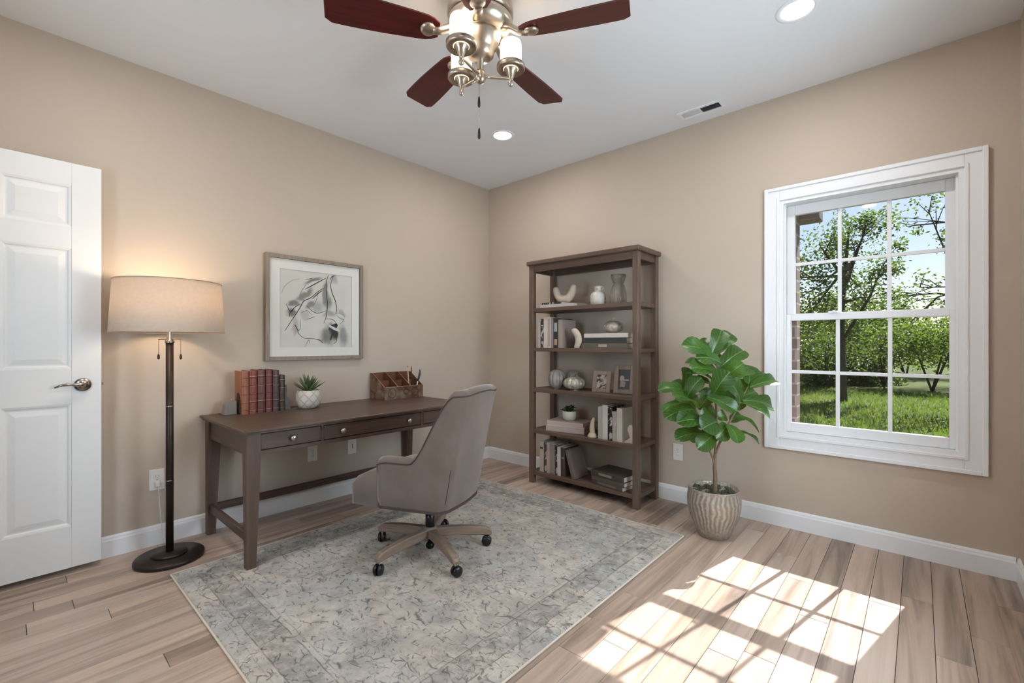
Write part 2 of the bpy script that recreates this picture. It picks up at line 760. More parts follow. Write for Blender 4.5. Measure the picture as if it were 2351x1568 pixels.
# baseboards: profile extruded along each wall
def base_prof(sgn):
    return [(0, 0), (0.014 * sgn, 0), (0.014 * sgn, 0.088), (0.011 * sgn, 0.096), (0.010 * sgn, 0.104), (0.005 * sgn, 0.112), (0, 0.114)]


struct(MB().prism(base_prof(1), 1, -L, 0).build('baseboard_left', M['trim']))
struct(MB().prism([(y, z) for (y, z) in base_prof(-1)], 0, 0.014, W - 0.014).build('baseboard_right', M['trim']))
struct(MB().prism([(W + a, z) for (a, z) in base_prof(-1)], 1, -L, 0).build('baseboard_side', M['trim']))
struct(MB().prism([(-L + a, z) for (a, z) in base_prof(1)], 0, 1.0, W - 0.014).build('baseboard_rear', M['trim']))


# ------------------------------------------------------------------ windows
def make_window(name, loc, rz, wd_, z0, z1, detail=True):
    """local frame: x along the wall (0..wd_), y outward, z up"""
    root = empty(name, loc, rz)
    struct(root)
    c = 0.086
    cs = MB()
    # casing: flat boards with a stepped outer back-band
    cs.box(-c, 0, -0.018, 0, z0 - c, z1 + c, 0.003).box(wd_, wd_ + c, -0.018, 0, z0 - c, z1 + c, 0.003)
    cs.box(0, wd_, -0.018, 0, z1, z1 + c, 0.003).box(0, wd_, -0.018, 0, z0 - c, z0, 0.003)
    for (a, b) in ((-c, -c + 0.022), (wd_ + c - 0.022, wd_ + c)):
        cs.box(a, b, -0.026, -0.018, z0 - c, z1 + c, 0.003)
    for (a, b) in ((z0 - c, z0 - c + 0.022), (z1 + c - 0.022, z1 + c)):
        cs.box(-c + 0.022, wd_ + c - 0.022, -0.026, -0.018, a, b, 0.003)
    for (a, b) in ((-0.016, 0.0), (wd_, wd_ + 0.016)):
        cs.box(a, b, -0.023, -0.018, z0 - 0.016, z1 + 0.016, 0.002)
    for (a, b) in ((z0 - 0.016, z0), (z1, z1 + 0.016)):
        cs.box(0, wd_, -0.023, -0.018, a, b, 0.002)
    cs.build('casing', M['trim'], root)
    j = MB()
    d = 0.15
    j.box(0, 0.022, -0.012, d, z0, z1).box(wd_ - 0.022, wd_, -0.012, d, z0, z1)
    j.box(0.022, wd_ - 0.022, -0.012, d, z1 - 0.022, z1).box(0.022, wd_ - 0.022, -0.012, d, z0, z0 + 0.022)
    j.box(0.022, 0.032, 0.012, 0.028, z0 + .022, z1 - .022).box(wd_ - 0.032, wd_ - 0.022, 0.012, 0.028, z0 + .022, z1 - .022)
    j.build('jamb', M['trim'], root)
    mid = 1.335
    for nm, ya, yb, za, zb, st, rb, rt in (('lower_sash', 0.030, 0.066, z0 + 0.023, mid + 0.012, 0.030, 0.058, 0.040),
                                           ('upper_sash', 0.072, 0.108, mid - 0.022, z1 - 0.023, 0.045, 0.040, 0.062)):
        s = MB()
        a, b = 0.024, wd_ - 0.024
        s.box(a, a + st, ya, yb, za, zb, 0.003).box(b - st, b, ya, yb, za, zb, 0.003)
        s.box(a + st, b - st, ya, yb, za, za + rb, 0.003).box(a + st, b - st, ya, yb, zb - rt, zb, 0.003)
        so_ = s.build(nm, M['trim'], root)
        ga, gb, gza, gzb = a + st, b - st, za + rb, zb - rt
        mw = 0.020
        for k in (1, 2):
            x = ga + (gb - ga) * k / 3
            MB().box(x - mw / 2, x + mw / 2, ya + 0.012, yb - 0.012, gza, gzb, 0.002).build('muntin', M['trim'], so_)
        zc = (gza + gzb) / 2
        for k in range(3):
            x0 = ga + (gb - ga) * k / 3 + (mw / 2 if k else 0)
            x1 = ga + (gb - ga) * (k + 1) / 3 - (mw / 2 if k < 2 else 0)
            MB().box(x0, x1, ya + 0.0125, yb - 0.0125, zc - mw / 2, zc + mw / 2, 0.002).build('muntin', M['trim'], so_)
            yg = (ya + yb) / 2
            for (p, q) in ((gza, zc - mw / 2), (zc + mw / 2, gzb)):
                MB().box(x0, x1, yg - 0.002, yg + 0.002, p, q).build('pane', M['glass'], so_)
        if nm == 'lower_sash':
            MB().box(wd_ * 0.30, wd_ * 0.36, ya - 0.016, ya, zb - 0.002, zb + 0.012, 0.004).build('sash_lock', M['trim'], so_)
    return root


make_window('window_1', (WIN[0], 0, 0), 0, WIN[1] - WIN[0], WIN[2], WIN[3])
make_window('added_window_side', (W, ADDED_WIN2[1], 0), R(-90), ADDED_WIN2[1] - ADDED_WIN2[0], ADDED_WIN2[2], ADDED_WIN2[3])  # unseen side window, put in to carry its fill lamp
make_window('added_window_rear', (ADDED_WIN3[1], -L, 0), R(180), ADDED_WIN3[1] - ADDED_WIN3[0], ADDED_WIN3[2], ADDED_WIN3[3])  # rear window added behind the camera for more light

# exterior brick reveal around the visible window
t = NT('exterior_brick')
br = t.n('TexBrick')
v = t.coord('Object', (1, 1, 1))
sx = t.n('SeparateXYZ'); t.link(v, sx.inputs[0])
cx_ = t.n('CombineXYZ'); t.link(t.math('ADD', sx.outputs[0], sx.outputs[1]), cx_.inputs[0]); t.link(sx.outputs[2], cx_.inputs[1])
t.link(cx_.outputs[0], br.inputs[0])
br.inputs['Scale'].default_value = 1.0
br.inputs['Brick Width'].default_value = 0.21
br.inputs['Row Height'].default_value = 0.075
br.inputs['Mortar Size'].default_value = 0.006
br.inputs[1].default_value = (*srgb('#84706A'), 1)
br.inputs[2].default_value = (*srgb('#74605A'), 1)
br.inputs[3].default_value = (*srgb('#A89C92'), 1)
t.base(br.outputs[0])
t.set(0.85)
M['brick'] = t.m
m = MB()
bx0, bx1, bz0, bz1 = WIN[0] + 0.066, WIN[1] - 0.028, WIN[2] + 0.01, WIN[3] - 0.02
m.box(0.9, bx0, 0.15, 0.25, -0.35, H + 0.3).box(bx1, W + 0.4, 0.15, 0.25, -0.35, H + 0.3)
m.box(bx0, bx1, 0.15, 0.25, -0.35, bz0).box(bx0, bx1, 0.15, 0.25, bz1, H + 0.3)
struct(m.build('wall_exterior', M['brick']))
M['gutter'] = plain('eave_gutter_brown', '#6F5F5A', 0.6)
m = MB()
m.box(2.60, 2.80, 0.25, 0.40, 1.985, 2.065, 0.006).box(2.60, 2.79, 0.25, 0.38, 2.065, 2.45, 0.004)
struct(m.build('trim_1', M['gutter']))

# ------------------------------------------------------------------ door (open, standing along the left wall)
DX0, DX1 = 0.064, 0.100
DY1, DY0 = -2.971, -3.781
DZ0, DZ1 = 0.030, 2.074
door = empty('door_1', (0.08, DY0, 0))
struct(door)
door['label'] = 'white six panel door standing open along the beige left wall'
cols = [(-3.668, -3.430), (-3.324, -3.084)]
cols = [(DY0 + 0.113, DY0 + 0.353), (DY1 - 0.353, DY1 - 0.113)]
rowz = [(0.240, 0.857), (1.035, 1.643), (1.750, 1.962)]


def dl(b):                               # door parts are written in world space; bring them to the door's own frame
    return b.xf(Matrix.Translation((-0.08, -DY0, 0)))


m = MB()
m.box(DX0 + 0.009, DX1 - 0.009, DY0 + .01, DY1 - .01, DZ0 + .01, DZ1 - .01)
ys = [DY0, cols[0][0], cols[0][1], cols[1][0], cols[1][1], DY1]
for (a, b) in ((ys[0], ys[1]), (ys[2], ys[3]), (ys[4], ys[5])):
    m.box(DX0, DX1, a, b, DZ0, DZ1, 0.0015)
zs = [DZ0, rowz[0][0], rowz[0][1], rowz[1][0], rowz[1][1], rowz[2][0], rowz[2][1], DZ1]
for (a, b) in ((zs[0], zs[1]), (zs[2], zs[3]), (zs[4], zs[5]), (zs[6], zs[7])):
    for (c, d) in cols:
        m.box(DX0, DX1, c, d, a, b)
dl(m).build('leaf', M['door'], door)
for (c, d) in cols:
    for (a, b) in rowz:
        for face in (1, -1):
            xs = DX1 if face > 0 else DX0
            m = MB()

            def ring(y0, y1, z0, z1, x):
                return [(x, y0, z0), (x, y1, z0), (x, y1, z1), (x, y0, z1)]
            loops = [ring(c, d, a, b, xs), ring(c + .010, d - .010, a + .010, b - .010, xs - face * .003),
                     ring(c + .016, d - .016, a + .016, b - .016, xs - face * .0085), ring(c + .022, d - .022, a + .022, b - .022, xs - face * .0085),
                     ring(c + .048, d - .048, a + .048, b - .048, xs - face * .0025)]
            vs_ = [p for lp in loops for p in lp]
            fs_ = []
            for q in range(4):
                for k in range(4):
                    fs_.append((q * 4 + k, q * 4 + (k + 1) % 4, q * 4 + 4 + (k + 1) % 4, q * 4 + 4 + k))
            fs_.append((16, 17, 18, 19))
            m.add(vs_, fs_)
            o = dl(m).build('panel', M['door'], door, fix=False)
# lever handle
HY, HZ = -3.043, 0.951
m = MB()
mx = Matrix.Translation((DX1, HY, HZ)) @ Matrix.Rotation(R(90), 4, 'Y')
m.lathe([(0.033, 0.0), (0.034, 0.004), (0.032, 0.009), (0.022, 0.013), (0.012, 0.016), (0.011, 0.030)], seg=28, m=mx)
hd = dl(m).build('handle', M['steel'], door)
hd['label'] = 'satin steel lever handle'
m = MB()
m.tube([(DX1 + .026, HY + .004, HZ), (DX1 + .036, HY - .012, HZ + .002), (DX1 + .040, HY - .045, HZ + .006), (DX1 + .040, HY - .080, HZ + .003),
        (DX1 + .036, HY - .104, HZ - .008)], [.010, .0095, .0075, .0065, .004], 10)
dl(m).build('lever', M['steel'], hd)
m = MB().box(DX0 + .008, DX1 - .008, DY1, DY1 + .0015, HZ - .028, HZ + .028)
m.box(DX0 + .012, DX1 - .014, DY1, DY1 + .009, HZ - .007, HZ + .007, .002)
dl(m).build('latch', M['steel'], door)


# ------------------------------------------------------------------ outlets
def outlet(name, loc, rz, label, kind, group=None):
    """plate in local frame: x along wall, -y into the room"""
    o = empty(name, loc, rz)
    tag(o, label, 'outlet', group)
    MB().box(-.036, .036, -.006, 0, -.060, .060, .002).build('plate', M['plate'], o)
    if kind == 'duplex':
        for z in (-.020, .020):
            s = MB()
            s.prism([(.017 * math.cos(a), z + .014 * math.sin(a)) for a in [k * math.pi / 8 for k in range(16)]], 1, -.009, -.005)
            so_ = s.build('socket', M['plate'], o)
            q = MB()
            q.box(-.0075, -.0055, -.0096, -.009, z - .003, z + .006).box(.0055, .0075, -.0096, -.009, z - .003, z + .005)
            q.box(-.002, .002, -.0096, -.009, z - .009, z - .005)
            q.build('slot', M['slot'], so_)
    else:
        s = MB().box(-.014, .014, -.010, -.005, -.033, .033, .002).build('socket', M['plate'], o)
        MB().box(-.004, .004, -.0108, -.010, -.018, .018).build('slot', M['slot'], s)
    MB().ball((0, -.006, 0.0), .003, .0012, .003, 8, 6).build('screw', M['slot'], o)
    return o


lo = outlet('wall_outlet', (0, -2.721, 0.374), R(90), 'white wall outlet with a plugged-in cord behind the floor lamp', 'duplex')
outlet('wall_outlet', (0, -1.816, 0.368), R(90), 'white duplex wall outlet under the desk, nearer the door', 'duplex')
outlet('wall_outlet', (0, -1.508, 0.367), R(90), 'white rectangular wall plate under the desk, nearer the room corner', 'decora')
outlet('wall_outlet', (1.965, 0, 0.365), R(0), 'white wall outlet between the bookcase and the fig plant', 'duplex')

# ------------------------------------------------------------------ ceiling fixtures
def can_light(x, y, label, power):
    o = empty('recessed_light', (x, y, H))
    tag(o, label, 'ceiling light', 'recessed ceiling lights')
    MB().lathe([(0.066, 0.0), (0.070, -0.004), (0.084, -0.006), (0.090, -0.003), (0.091, 0.0)], seg=40, cap=False).build('trim_ring', M['trim'], o)
    MB().lathe([(0.0662, -0.0035), (0.001, -0.006)], seg=40, cap=False).build('lens', M['can_lens'], o)
    l = bpy.data.lights.new('recessed_lamp', 'AREA')
    l.shape = 'DISK'
    l.size = 0.12
    l.energy = power
    l.color = (1.0, 0.97, 0.94)
    lo_ = bpy.data.objects.new('recessed_lamp', l)
    COL.objects.link(lo_)
    lo_.parent = o
    lo_.location = (0, 0, -0.012)
    return o


CANP = 8.5
can_light(0.938, -0.792, 'round recessed ceiling light beyond the fan, nearer the room corner', CANP)
can_light(2.858, -0.805, 'large round recessed ceiling light at the top edge above the window', CANP)
can_light(0.938, -3.05, 'added unseen recessed ceiling light above the open white door', CANP)  # unseen fixture, added to brighten the room
can_light(2.858, -3.05, 'added unseen recessed ceiling light above the near end of the room', CANP)  # extra fixture out of view, added for its light

# air vent
vent = empty('ceiling_vent', (2.19, -0.170, H))
tag(vent, 'white rectangular air vent in the ceiling above the plant, half open', 'air vent')
m = MB()
x, y, tw = 0.145, 0.060, 0.022
m.box(-x, x, -y, -y + tw, -.008, 0, .002).box(-x, x, y - tw, y, -.008, 0, .002)
m.box(-x, -x + tw, -y + tw, y - tw, -.008, 0, .002).box(x - tw, x, -y + tw, y - tw, -.008, 0, .002)
m.box(-.004, .004, -y + tw, y - tw, -.007, 0)
m.build('frame', M['trim'], vent)
M['vent_grey'] = plain('vent_shadow_grey', '#3E3E42', 0.6)
MB().box(.004, x - tw, -y + tw, y - tw, -.0012, -.0002).build('opening_shade', M['vent_grey'], vent)  # thin dark sheet painting the shade inside the open half
for k in range(6):
    yy = -y + tw + 0.006 + k * (2 * (y - tw) - .012) / 5
    mm = Matrix.Translation((-.0635, yy, -.0045)) @ Matrix.Rotation(R(12), 4, 'X')
    MB().box(-.059, .059, -.0074, .0074, -.0006, .0006, m=mm).build('slat', M['trim'], vent)
M['slat_grey'] = plain('vent_slat_grey', '#77777B', 0.5)
for k in range(3):
    yy = -y + tw + 0.012 + k * .022
    mm = Matrix.Translation((.0635, yy, -.0052)) @ Matrix.Rotation(R(38), 4, 'X')
    MB().box(-.059, .059, -.0062, .0062, -.0006, .0006, m=mm).build('slat', M['slat_grey'], vent)

# ------------------------------------------------------------------ ceiling fan
fan = empty('ceiling_fan', (1.8346, -1.8931, 0))
tag(fan, 'brushed nickel ceiling fan with red-brown wooden blades and three lit glass lamps', 'ceiling fan')
m = MB()
m.lathe([(0.115, 2.739), (0.128, 2.725), (0.140, 2.690), (0.146, 2.640), (0.146, 2.615), (0.138, 2.600)], seg=48)
m.build('canopy', M['metal'], fan)
m = MB()
m.lathe([(0.130, 2.600), (0.142, 2.592), (0.144, 2.575), (0.136, 2.555), (0.115, 2.535), (0.095, 2.528)], seg=48)
m.build('motor_housing', M['nickel'], fan)
m = MB()
m.lathe([(0.092, 2.528), (0.086, 2.515), (0.080, 2.490), (0.066, 2.470), (0.060, 2.460), (0.058, 2.440), (0.040, 2.425), (0.016, 2.420), (0.013, 2.375)], seg=40)
m.build('switch_housing', M['metal'], fan)
m = MB()
m.lathe([(0.013, 2.376), (0.020, 2.372), (0.023, 2.358), (0.024, 2.338), (0.018, 2.325), (0.006, 2.318)], seg=24)
m.build('light_kit_hub', M['nickel'], fan)
PH = [25 + 72 * k for k in range(5)]


def blade_mesh():
    m = MB()
    n = 18
    top, bot = [], []
    x0, x1 = 0.185, 0.645
    outl = []
    for i in range(n + 1):
        u = i / n
        x = x0 + (x1 - x0) * u
        w = 0.056 + 0.022 * math.sin(min(1, u * 1.15) * math.pi / 2)
        if u < 0.12:
            w *= 0.62 + 0.38 * math.sqrt(u / 0.12)
        if u > 0.93:
            q = (u - 0.93) / 0.07
            w *= math.sqrt(max(0.0, 1 - 0.42 * q * q))
        outl.append((x, w))
    poly = [(x, -w) for x, w in outl] + [(x, w) for x, w in reversed(outl)]
    m.prism(poly, 2, -0.0035, 0.0035)
    return m


bm_ = blade_mesh().mesh('blade')
bm_.materials.append(M['blade'])
m = MB()
# blade iron: arm from motor to a round medallion under the blade
m.tube([(0.100, 0, 0.030), (0.140, 0, 0.022), (0.175, 0, 0.000), (0.215, 0, -0.012)], [0.016, 0.015, 0.014, 0.012], 10, squash=1.5)
m.lathe([(0.001, -0.020), (0.020, -0.019), (0.032, -0.013), (0.034, -0.006), (0.033, -0.0042)], (0.232, 0, 0), 24)
im_ = m.mesh('blade_iron')
im_.materials.append(M['metal'])
for a in PH:
    b = bpy.data.objects.new('blade', bm_)
    COL.objects.link(b)
    b.parent = fan
    b.location = (0, 0, 2.515)
    b.rotation_euler = (Matrix.Rotation(R(a), 4, 'Z') @ Matrix.Rotation(R(11), 4, 'X')).to_euler()
    i_ = bpy.data.objects.new('blade_iron', im_)
    COL.objects.link(i_)
    i_.parent = b
# three candle lamps
FANP = 2.2
for (rr, ff) in ((-0.068, -0.155), (-0.092, 0.072), (0.135, 0.0)):
    d = RGT * rr + FWD * ff
    lz = 2.375
    lt = empty('light_arm', (d.x, d.y, lz))
    lt.parent = fan
    u = d.normalized()
    p1 = Vector((0, 0, -0.060))
    c0 = Vector((-d.x, -d.y, 2.350 - lz)) + u * 0.018
    MB().tube([c0, c0 * 0.72 + Vector((0, 0, -.012)), c0 * 0.42 + Vector((0, 0, -.022)), p1 * 0.55, Vector((0, 0, -.020))],
              [.0065, .006, .006, .0065, .007], 10).build('arm', M['nickel'], lt)
    m = MB()
    m.lathe([(0.002, -0.072), (0.010, -0.066), (0.012, -0.056), (0.007, -0.047), (0.010, -0.036), (0.016, -0.026), (0.019, -0.008), (0.030, 0.000), (0.032, 0.006)], seg=24)
    m.build('finial', M['nickel'], lt)
    m = MB()
    m.lathe([(0.034, 0.006), (0.058, 0.000), (0.063, 0.006), (0.063, 0.022), (0.056, 0.026), (0.045, 0.020), (0.034, 0.012), (0.034, 0.006)], seg=32, cap=False)
    m.build('ring', M['metal'], lt)
    m = MB()
    m.lathe([(0.0335, 0.010), (0.0337, 0.0102)], seg=32, cap=False)
    m = MB()
    m.lathe([(0.046, 0.022), (0.0485, 0.060), (0.0485, 0.110), (0.045, 0.125), (0.042, 0.125), (0.0455, 0.108), (0.0455, 0.060), (0.043, 0.022)], seg=32, cap=False)
    g = m.build('glass_shade', M['lit_glass'], lt)
    pl_ = bpy.data.lights.new('fan_lamp', 'POINT')
    pl_.energy = FANP
    pl_.color = (1.0, 0.84, 0.68)
    pl_.shadow_soft_size = 0.03
    po = bpy.data.objects.new('fan_lamp', pl_)
    COL.objects.link(po)
    po.parent = lt
    po.location = (0, 0, 0.15)
# pull chains
for (dx, dz, zz) in ((0.0, 0.0, 2.255), (0.002, 0.0, 2.005)):
    pass
m = MB().tube([(0.004, -0.012, 2.325), (0.005, -0.013, 2.10)], 0.0012, 6)
m.build('pull_chain', M['steel'], fan)
for zz in (2.235, 2.095):
    MB().lathe([(0.001, 0.052), (0.004, 0.044), (0.0065, 0.018), (0.006, 0.006), (0.003, 0.0)], (0.0045 if zz > 2.2 else 0.005, -0.0128, zz - 0.03), 14).build('chain_pull', M['dark'], fan)

# ------------------------------------------------------------------ rug
RUG = (1.37, -1.67)
rug = MB().box(-RX, RX, -RY, RY, 0, 0.011, 0.003).build('area_rug', M['rug'], None, (RUG[0], RUG[1], 0.0))
tag(rug, 'distressed grey and cream area rug with a bordered pattern under the chair', 'rug')
m = MB()
e = 0.008
m.box(-RX - e, RX + e, -RY - e, -RY, 0, 0.010, 0.003).box(-RX - e, RX + e, RY, RY + e, 0, 0.010, 0.003)
m.box(-RX - e, -RX, -RY, RY, 0, 0.010, 0.003).box(RX, RX + e, -RY, RY, 0, 0.010, 0.003)
m.build('binding', M['rug_edge'], rug)
ZR = 0.011

# ------------------------------------------------------------------ desk
DK = Vector((0.39, -1.7475, 0))
desk = empty('writing_desk', DK)
tag(desk, 'long dark walnut writing desk with three drawers and tapered legs against the left wall', 'desk')


def dk(b):
    return b.xf(Matrix.Translation(-DK))


DXF, DXB, DYL, DYR, DT = 0.755, 0.035, -2.490, -1.005, 0.724
m = MB().box(0.016, 0.790, DYL - 0.026, DYR + 0.026, DT - 0.014, DT, 0.003)
m.box(0.024, 0.780, DYL - 0.016, DYR + 0.016, DT - 0.024, DT - 0.014)
dk(m).build('desk_top', M['desk'], desk)


def desk_leg(xo, yo, sx, sy, z0):
    m = MB()
    a, b = 0.066, 0.044
    vs = []
    for (w, z) in ((b, z0), (a, 0.575), (a, DT - 0.024)):
        for (i, j) in ((0, 0), (1, 0), (1, 1), (0, 1)):
            vs.append((xo + sx * w * i, yo + sy * w * j, z))
    fs = [(0, 1, 2, 3), (8, 9, 10, 11)]
    for q in (0, 4):
        for k in range(4):
            fs.append((q + k, q + (k + 1) % 4, q + 4 + (k + 1) % 4, q + 4 + k))
    m.add(vs, fs)
    dk(m).build('leg', M['desk_leg'], desk)


desk_leg(DXF, DYL, -1, 1, ZR)
desk_leg(DXF, DYR, -1, -1, ZR)
desk_leg(DXB, DYL, 1, 1, 0)
desk_leg(DXB, DYR, 1, -1, 0)
for yy in (DYL + 0.010, DYR - 0.034):
    dk(MB().box(DXB + 0.066, DXF - 0.066, yy, yy + 0.024, 0.585, DT - 0.024)).build('side_apron', M['desk_cross'], desk)
dk(MB().box(DXB + 0.012, DXB + 0.034, DYL + 0.066, DYR - 0.066, 0.585, DT - 0.024)).build('back_apron', M['desk'], desk)
m = MB()
ya, yb = DYL + 0.066, DYR - 0.066
m.box(DXF - 0.40, DXF - 0.024, ya, yb, 0.588, DT - 0.026)
m.box(DXF - 0.024, DXF - 0.004, ya, yb, 0.586, 0.6065)
m.box(DXF - 0.024, DXF - 0.004, ya, yb, 0.6965, DT - 0.024)
DR = [(-2.424, -2.106), (-2.086, -1.409), (-1.389, -1.071)]
for (a, b) in ((DR[0][1] + .003, DR[1][0] - .003), (DR[1][1] + .003, DR[2][0] - .003)):
    m.box(DXF - 0.024, DXF - 0.004, a, b, 0.6065, 0.6965)
dk(m).build('drawer_case', M['desk'], desk)


def knob(y, z, par):
    m = MB()
    mx = Matrix.Translation((DXF - 0.0035, y, z)) @ Matrix.Rotation(R(90), 4, 'Y')
    m.lathe([(0.008, 0.0), (0.006, 0.010), (0.010, 0.014), (0.0165, 0.019), (0.017, 0.025), (0.012, 0.031), (0.001, 0.033)], seg=20, m=mx)
    dk(m).build('knob', M['nickel'], par)


for k, (a, b) in enumerate(DR):
    d = dk(MB().box(DXF - 0.022, DXF - 0.0035, a, b, 0.6110, 0.6920, 0.002)).build('drawer', M['desk'], desk)
    for y in ([(a + b) / 2] if k != 1 else [a + 0.105, b - 0.105]):
        knob(y, 0.6515, d)
for yy in (DYL + 0.011, DYR - 0.033):
    dk(MB().box(DXB + 0.050, DXF - 0.050, yy, yy + 0.022, 0.135, 0.185, 0.003)).build('stretcher', M['desk_cross'], desk)
dk(MB().box(DXB + 0.014, DXB + 0.036, DYL + 0.050, DYR - 0.050, 0.135, 0.180, 0.003)).build('stretcher', M['desk'], desk)


# ------------------------------------------------------------------ leather books and bookends on the desk
def leather_book(y0, y1, h, dep, col, label, xs=0.190, gilt=True):
    th = y1 - y0 - 0.002
    o = empty('leather_book', (xs - dep / 2, (y0 + y1) / 2, DT))
    tag(o, label, 'book', 'leather-bound books on the desk')
    mat = plain('leather_' + col.strip('#'), col, 0.42, vary=0.22, scale=9, bump=0.25)
    hd_ = dep / 2
    r = th / 2
    m = MB()
    # rounded spine plus two boards, one U-shaped outline extruded upward
    out = [(-hd_, -r), (hd_ - 0.010, -r)]
    for k in range(1, 8):
        a = -math.pi / 2 + math.pi * k / 8
        out.append((hd_ - 0.010 + 0.010 * math.cos(a), r * math.sin(a)))
    out += [(hd_ - 0.010, r), (-hd_, r), (-hd_, r - 0.003), (hd_ - 0.014, r - 0.003), (hd_ - 0.014, -r + 0.003), (-hd_, -r + 0.003)]
    m.prism(out, 2, 0, h)
    m.build('cover', mat, o)
    MB().box(-hd_ + 0.004, hd_ - 0.014, -r + 0.003, r - 0.003, 0.003, h - 0.004).build('pages', M['paper'], o)
    dark = plain('leather_band_' + col.strip('#'), tuple(c * 0.62 for c in srgb(col)), 0.4)
    for z in (0.10, 0.26, 0.46, 0.66, 0.84):
        pts = []
        for k in range(0, 9):
            a = -math.pi / 2 + math.pi * k / 8
            pts.append((hd_ - 0.010 + 0.0108 * math.cos(a), (r + .0004) * math.sin(a), z * h))
        MB().tube(pts, 0.0024, 6).build('raised_band', dark, o)
    if gilt:
        for z in (0.08, 0.285, 0.64, 0.865):
            m = MB()
            n = 8
            v = []
            for k in range(n + 1):
                a = -math.pi / 2 + math.pi * (0.08 + 0.84 * k / n)
                for dz in (0, 0.0026):
                    v.append((hd_ - 0.010 + 0.0106 * math.cos(a), (r + .0003) * math.sin(a), z * h + dz))
            m.add(v, [(2 * k, 2 * k + 2, 2 * k + 3, 2 * k + 1) for k in range(n)], True)
            m.build('gilt_line', M['gilt'], o)
    return o


M['gilt'] = plain('gilt_worn', '#B08A6A', 0.4, 0.5)
leather_book(-2.336, -2.294, 0.267, 0.135, '#8E5A3F', 'tan brown leather-bound book, first in the desk row, its cover facing the lamp', gilt=False)
leather_book(-2.294, -2.246, 0.268, 0.130, '#7A3D31', 'russet red leather-bound book, second in the desk row from the lamp')
leather_book(-2.246, -2.197, 0.272, 0.132, '#5F362D', 'brown leather-bound book with pale gilt lines, third in the desk row')
leather_book(-2.197, -2.155, 0.273, 0.130, '#66302B', 'narrow maroon leather-bound book with many bands, fourth in the desk row')
leather_book(-2.155, -2.114, 0.265, 0.128, '#4A3636', 'dark plum leather-bound book, fifth in the desk row')
leather_book(-2.114, -2.074, 0.232, 0.115, '#40362F', 'short black-brown leather-bound book, last in the desk row by the succulent', xs=0.180)

M['stone'] = plain('grey_stone', '#7D756E', 0.6, vary=0.2, scale=18, bump=0.2)
M['slate'] = plain('dark_slate', '#5C524B', 0.5, vary=0.2, scale=16)
be = empty('bookend', (0.11, -2.37, DT))
tag(be, 'grey stone bookend with a metal plate at the lamp end of the leather books', 'bookend')
MB().box(-0.05, 0.055, -0.055, 0.028, 0, 0.002).build('plate', M['bronze'], be)
MB().prism([(-0.045 + 0.09 * k / 12, 0.13 * math.sin(math.pi * k / 12) ** 0.6 if 0 < k < 12 else 0.0) for k in range(13)], 1, 0.0285, 0.0315).xf(Matrix.Translation((0.015, 0, 0.002))).build('upright', M['bronze'], be)
m = MB()
m.prism([(-.048, .002), (-.040, .060), (-.025, .078), (.000, .083), (.020, .083), (.020, .002)], 0, -.028, .028)
m.build('stone', M['stone'], be)
MB().lathe([(.004, .083), (.006, .086), (.002, .092)], (0, 0, 0), 10).build('stud', M['gilt'], be)
be = empty('bookend', (0.125, -2.028, DT))
tag(be, 'dark sloping bookend holding the succulent end of the leather books', 'bookend')
MB().box(-0.05, 0.055, -0.040, 0.075, 0, 0.003, 0.001).build('plate', M['slate'], be)
m = MB()
m.prism([(-.0445, .003), (-.0445, .165), (-.034, .165), (-.030, .090), (-.012, .055), (-.010, .003)], 0, -.038, .042)
m.build('stone', M['slate'], be)

# succulent
sp = empty('succulent_plant', (0.185, -1.925, DT))
tag(sp, 'green pointed succulent in a white criss-cross patterned pot on the desk', 'potted plant')
t = NT('quilted_ceramic')
v = t.coord('Object')
sx = t.n('SeparateXYZ'); t.link(v, sx.inputs[0])
ang = t.math('ARCTAN2', sx.outputs[1], sx.outputs[0])
za = t.math('MULTIPLY', sx.outputs[2], 26.0)
dg = t.math('MAXIMUM', t.math('ABSOLUTE', t.math('SINE', t.math('MULTIPLY', t.math('ADD', t.math('MULTIPLY', ang, 2.2), za), 1.8))),
            t.math('ABSOLUTE', t.math('SINE', t.math('MULTIPLY', t.math('SUBTRACT', t.math('MULTIPLY', ang, 2.2), za), 1.8))))
gr = t.ramp(dg, [(0.93, 0.0), (0.99, 1.0)])
t.base(t.mix(gr, srgb('#CFC8BD'), srgb('#B5ADA2')))
t.set(0.5)
t.bump(gr, 0.5, -0.003)
M['quilt'] = t.m
MB().lathe([(.050, 0), (.060, .004), (.074, .028), (.080, .060), (.079, .092), (.073, .118), (.071, .122), (.067, .120), (.070, .100), (.001, .098)], seg=40).build('pot', M['quilt'], sp)
MB().lathe([(.0695, .104), (.03, .108), (.001, .110)], seg=24, cap=False).build('soil', M['soil'], sp)


def spike(length, width):
    m = MB()
    n = 7
    v, f = [], []
    for i in range(n + 1):
        u = i / n
        w = width * (0.55 + 0.9 * u - 1.45 * u * u) if u < 1 else 0.0004
        w = max(w, 0.0004)
        th = w * 0.38
        z = 0.10 * length * u * u
        for (a, b) in ((-1, 0), (0, -0.8), (1, 0), (0, 0.35)):
            v.append((u * length, a * w, z + b * th + (0.35 * w if abs(a) else 0)))
    for i in range(n):
        for k in range(4):
            f.append((i * 4 + k, i * 4 + (k + 1) % 4, i * 4 + 4 + (k + 1) % 4, i * 4 + 4 + k))
    m.add(v, f, True)
    return m


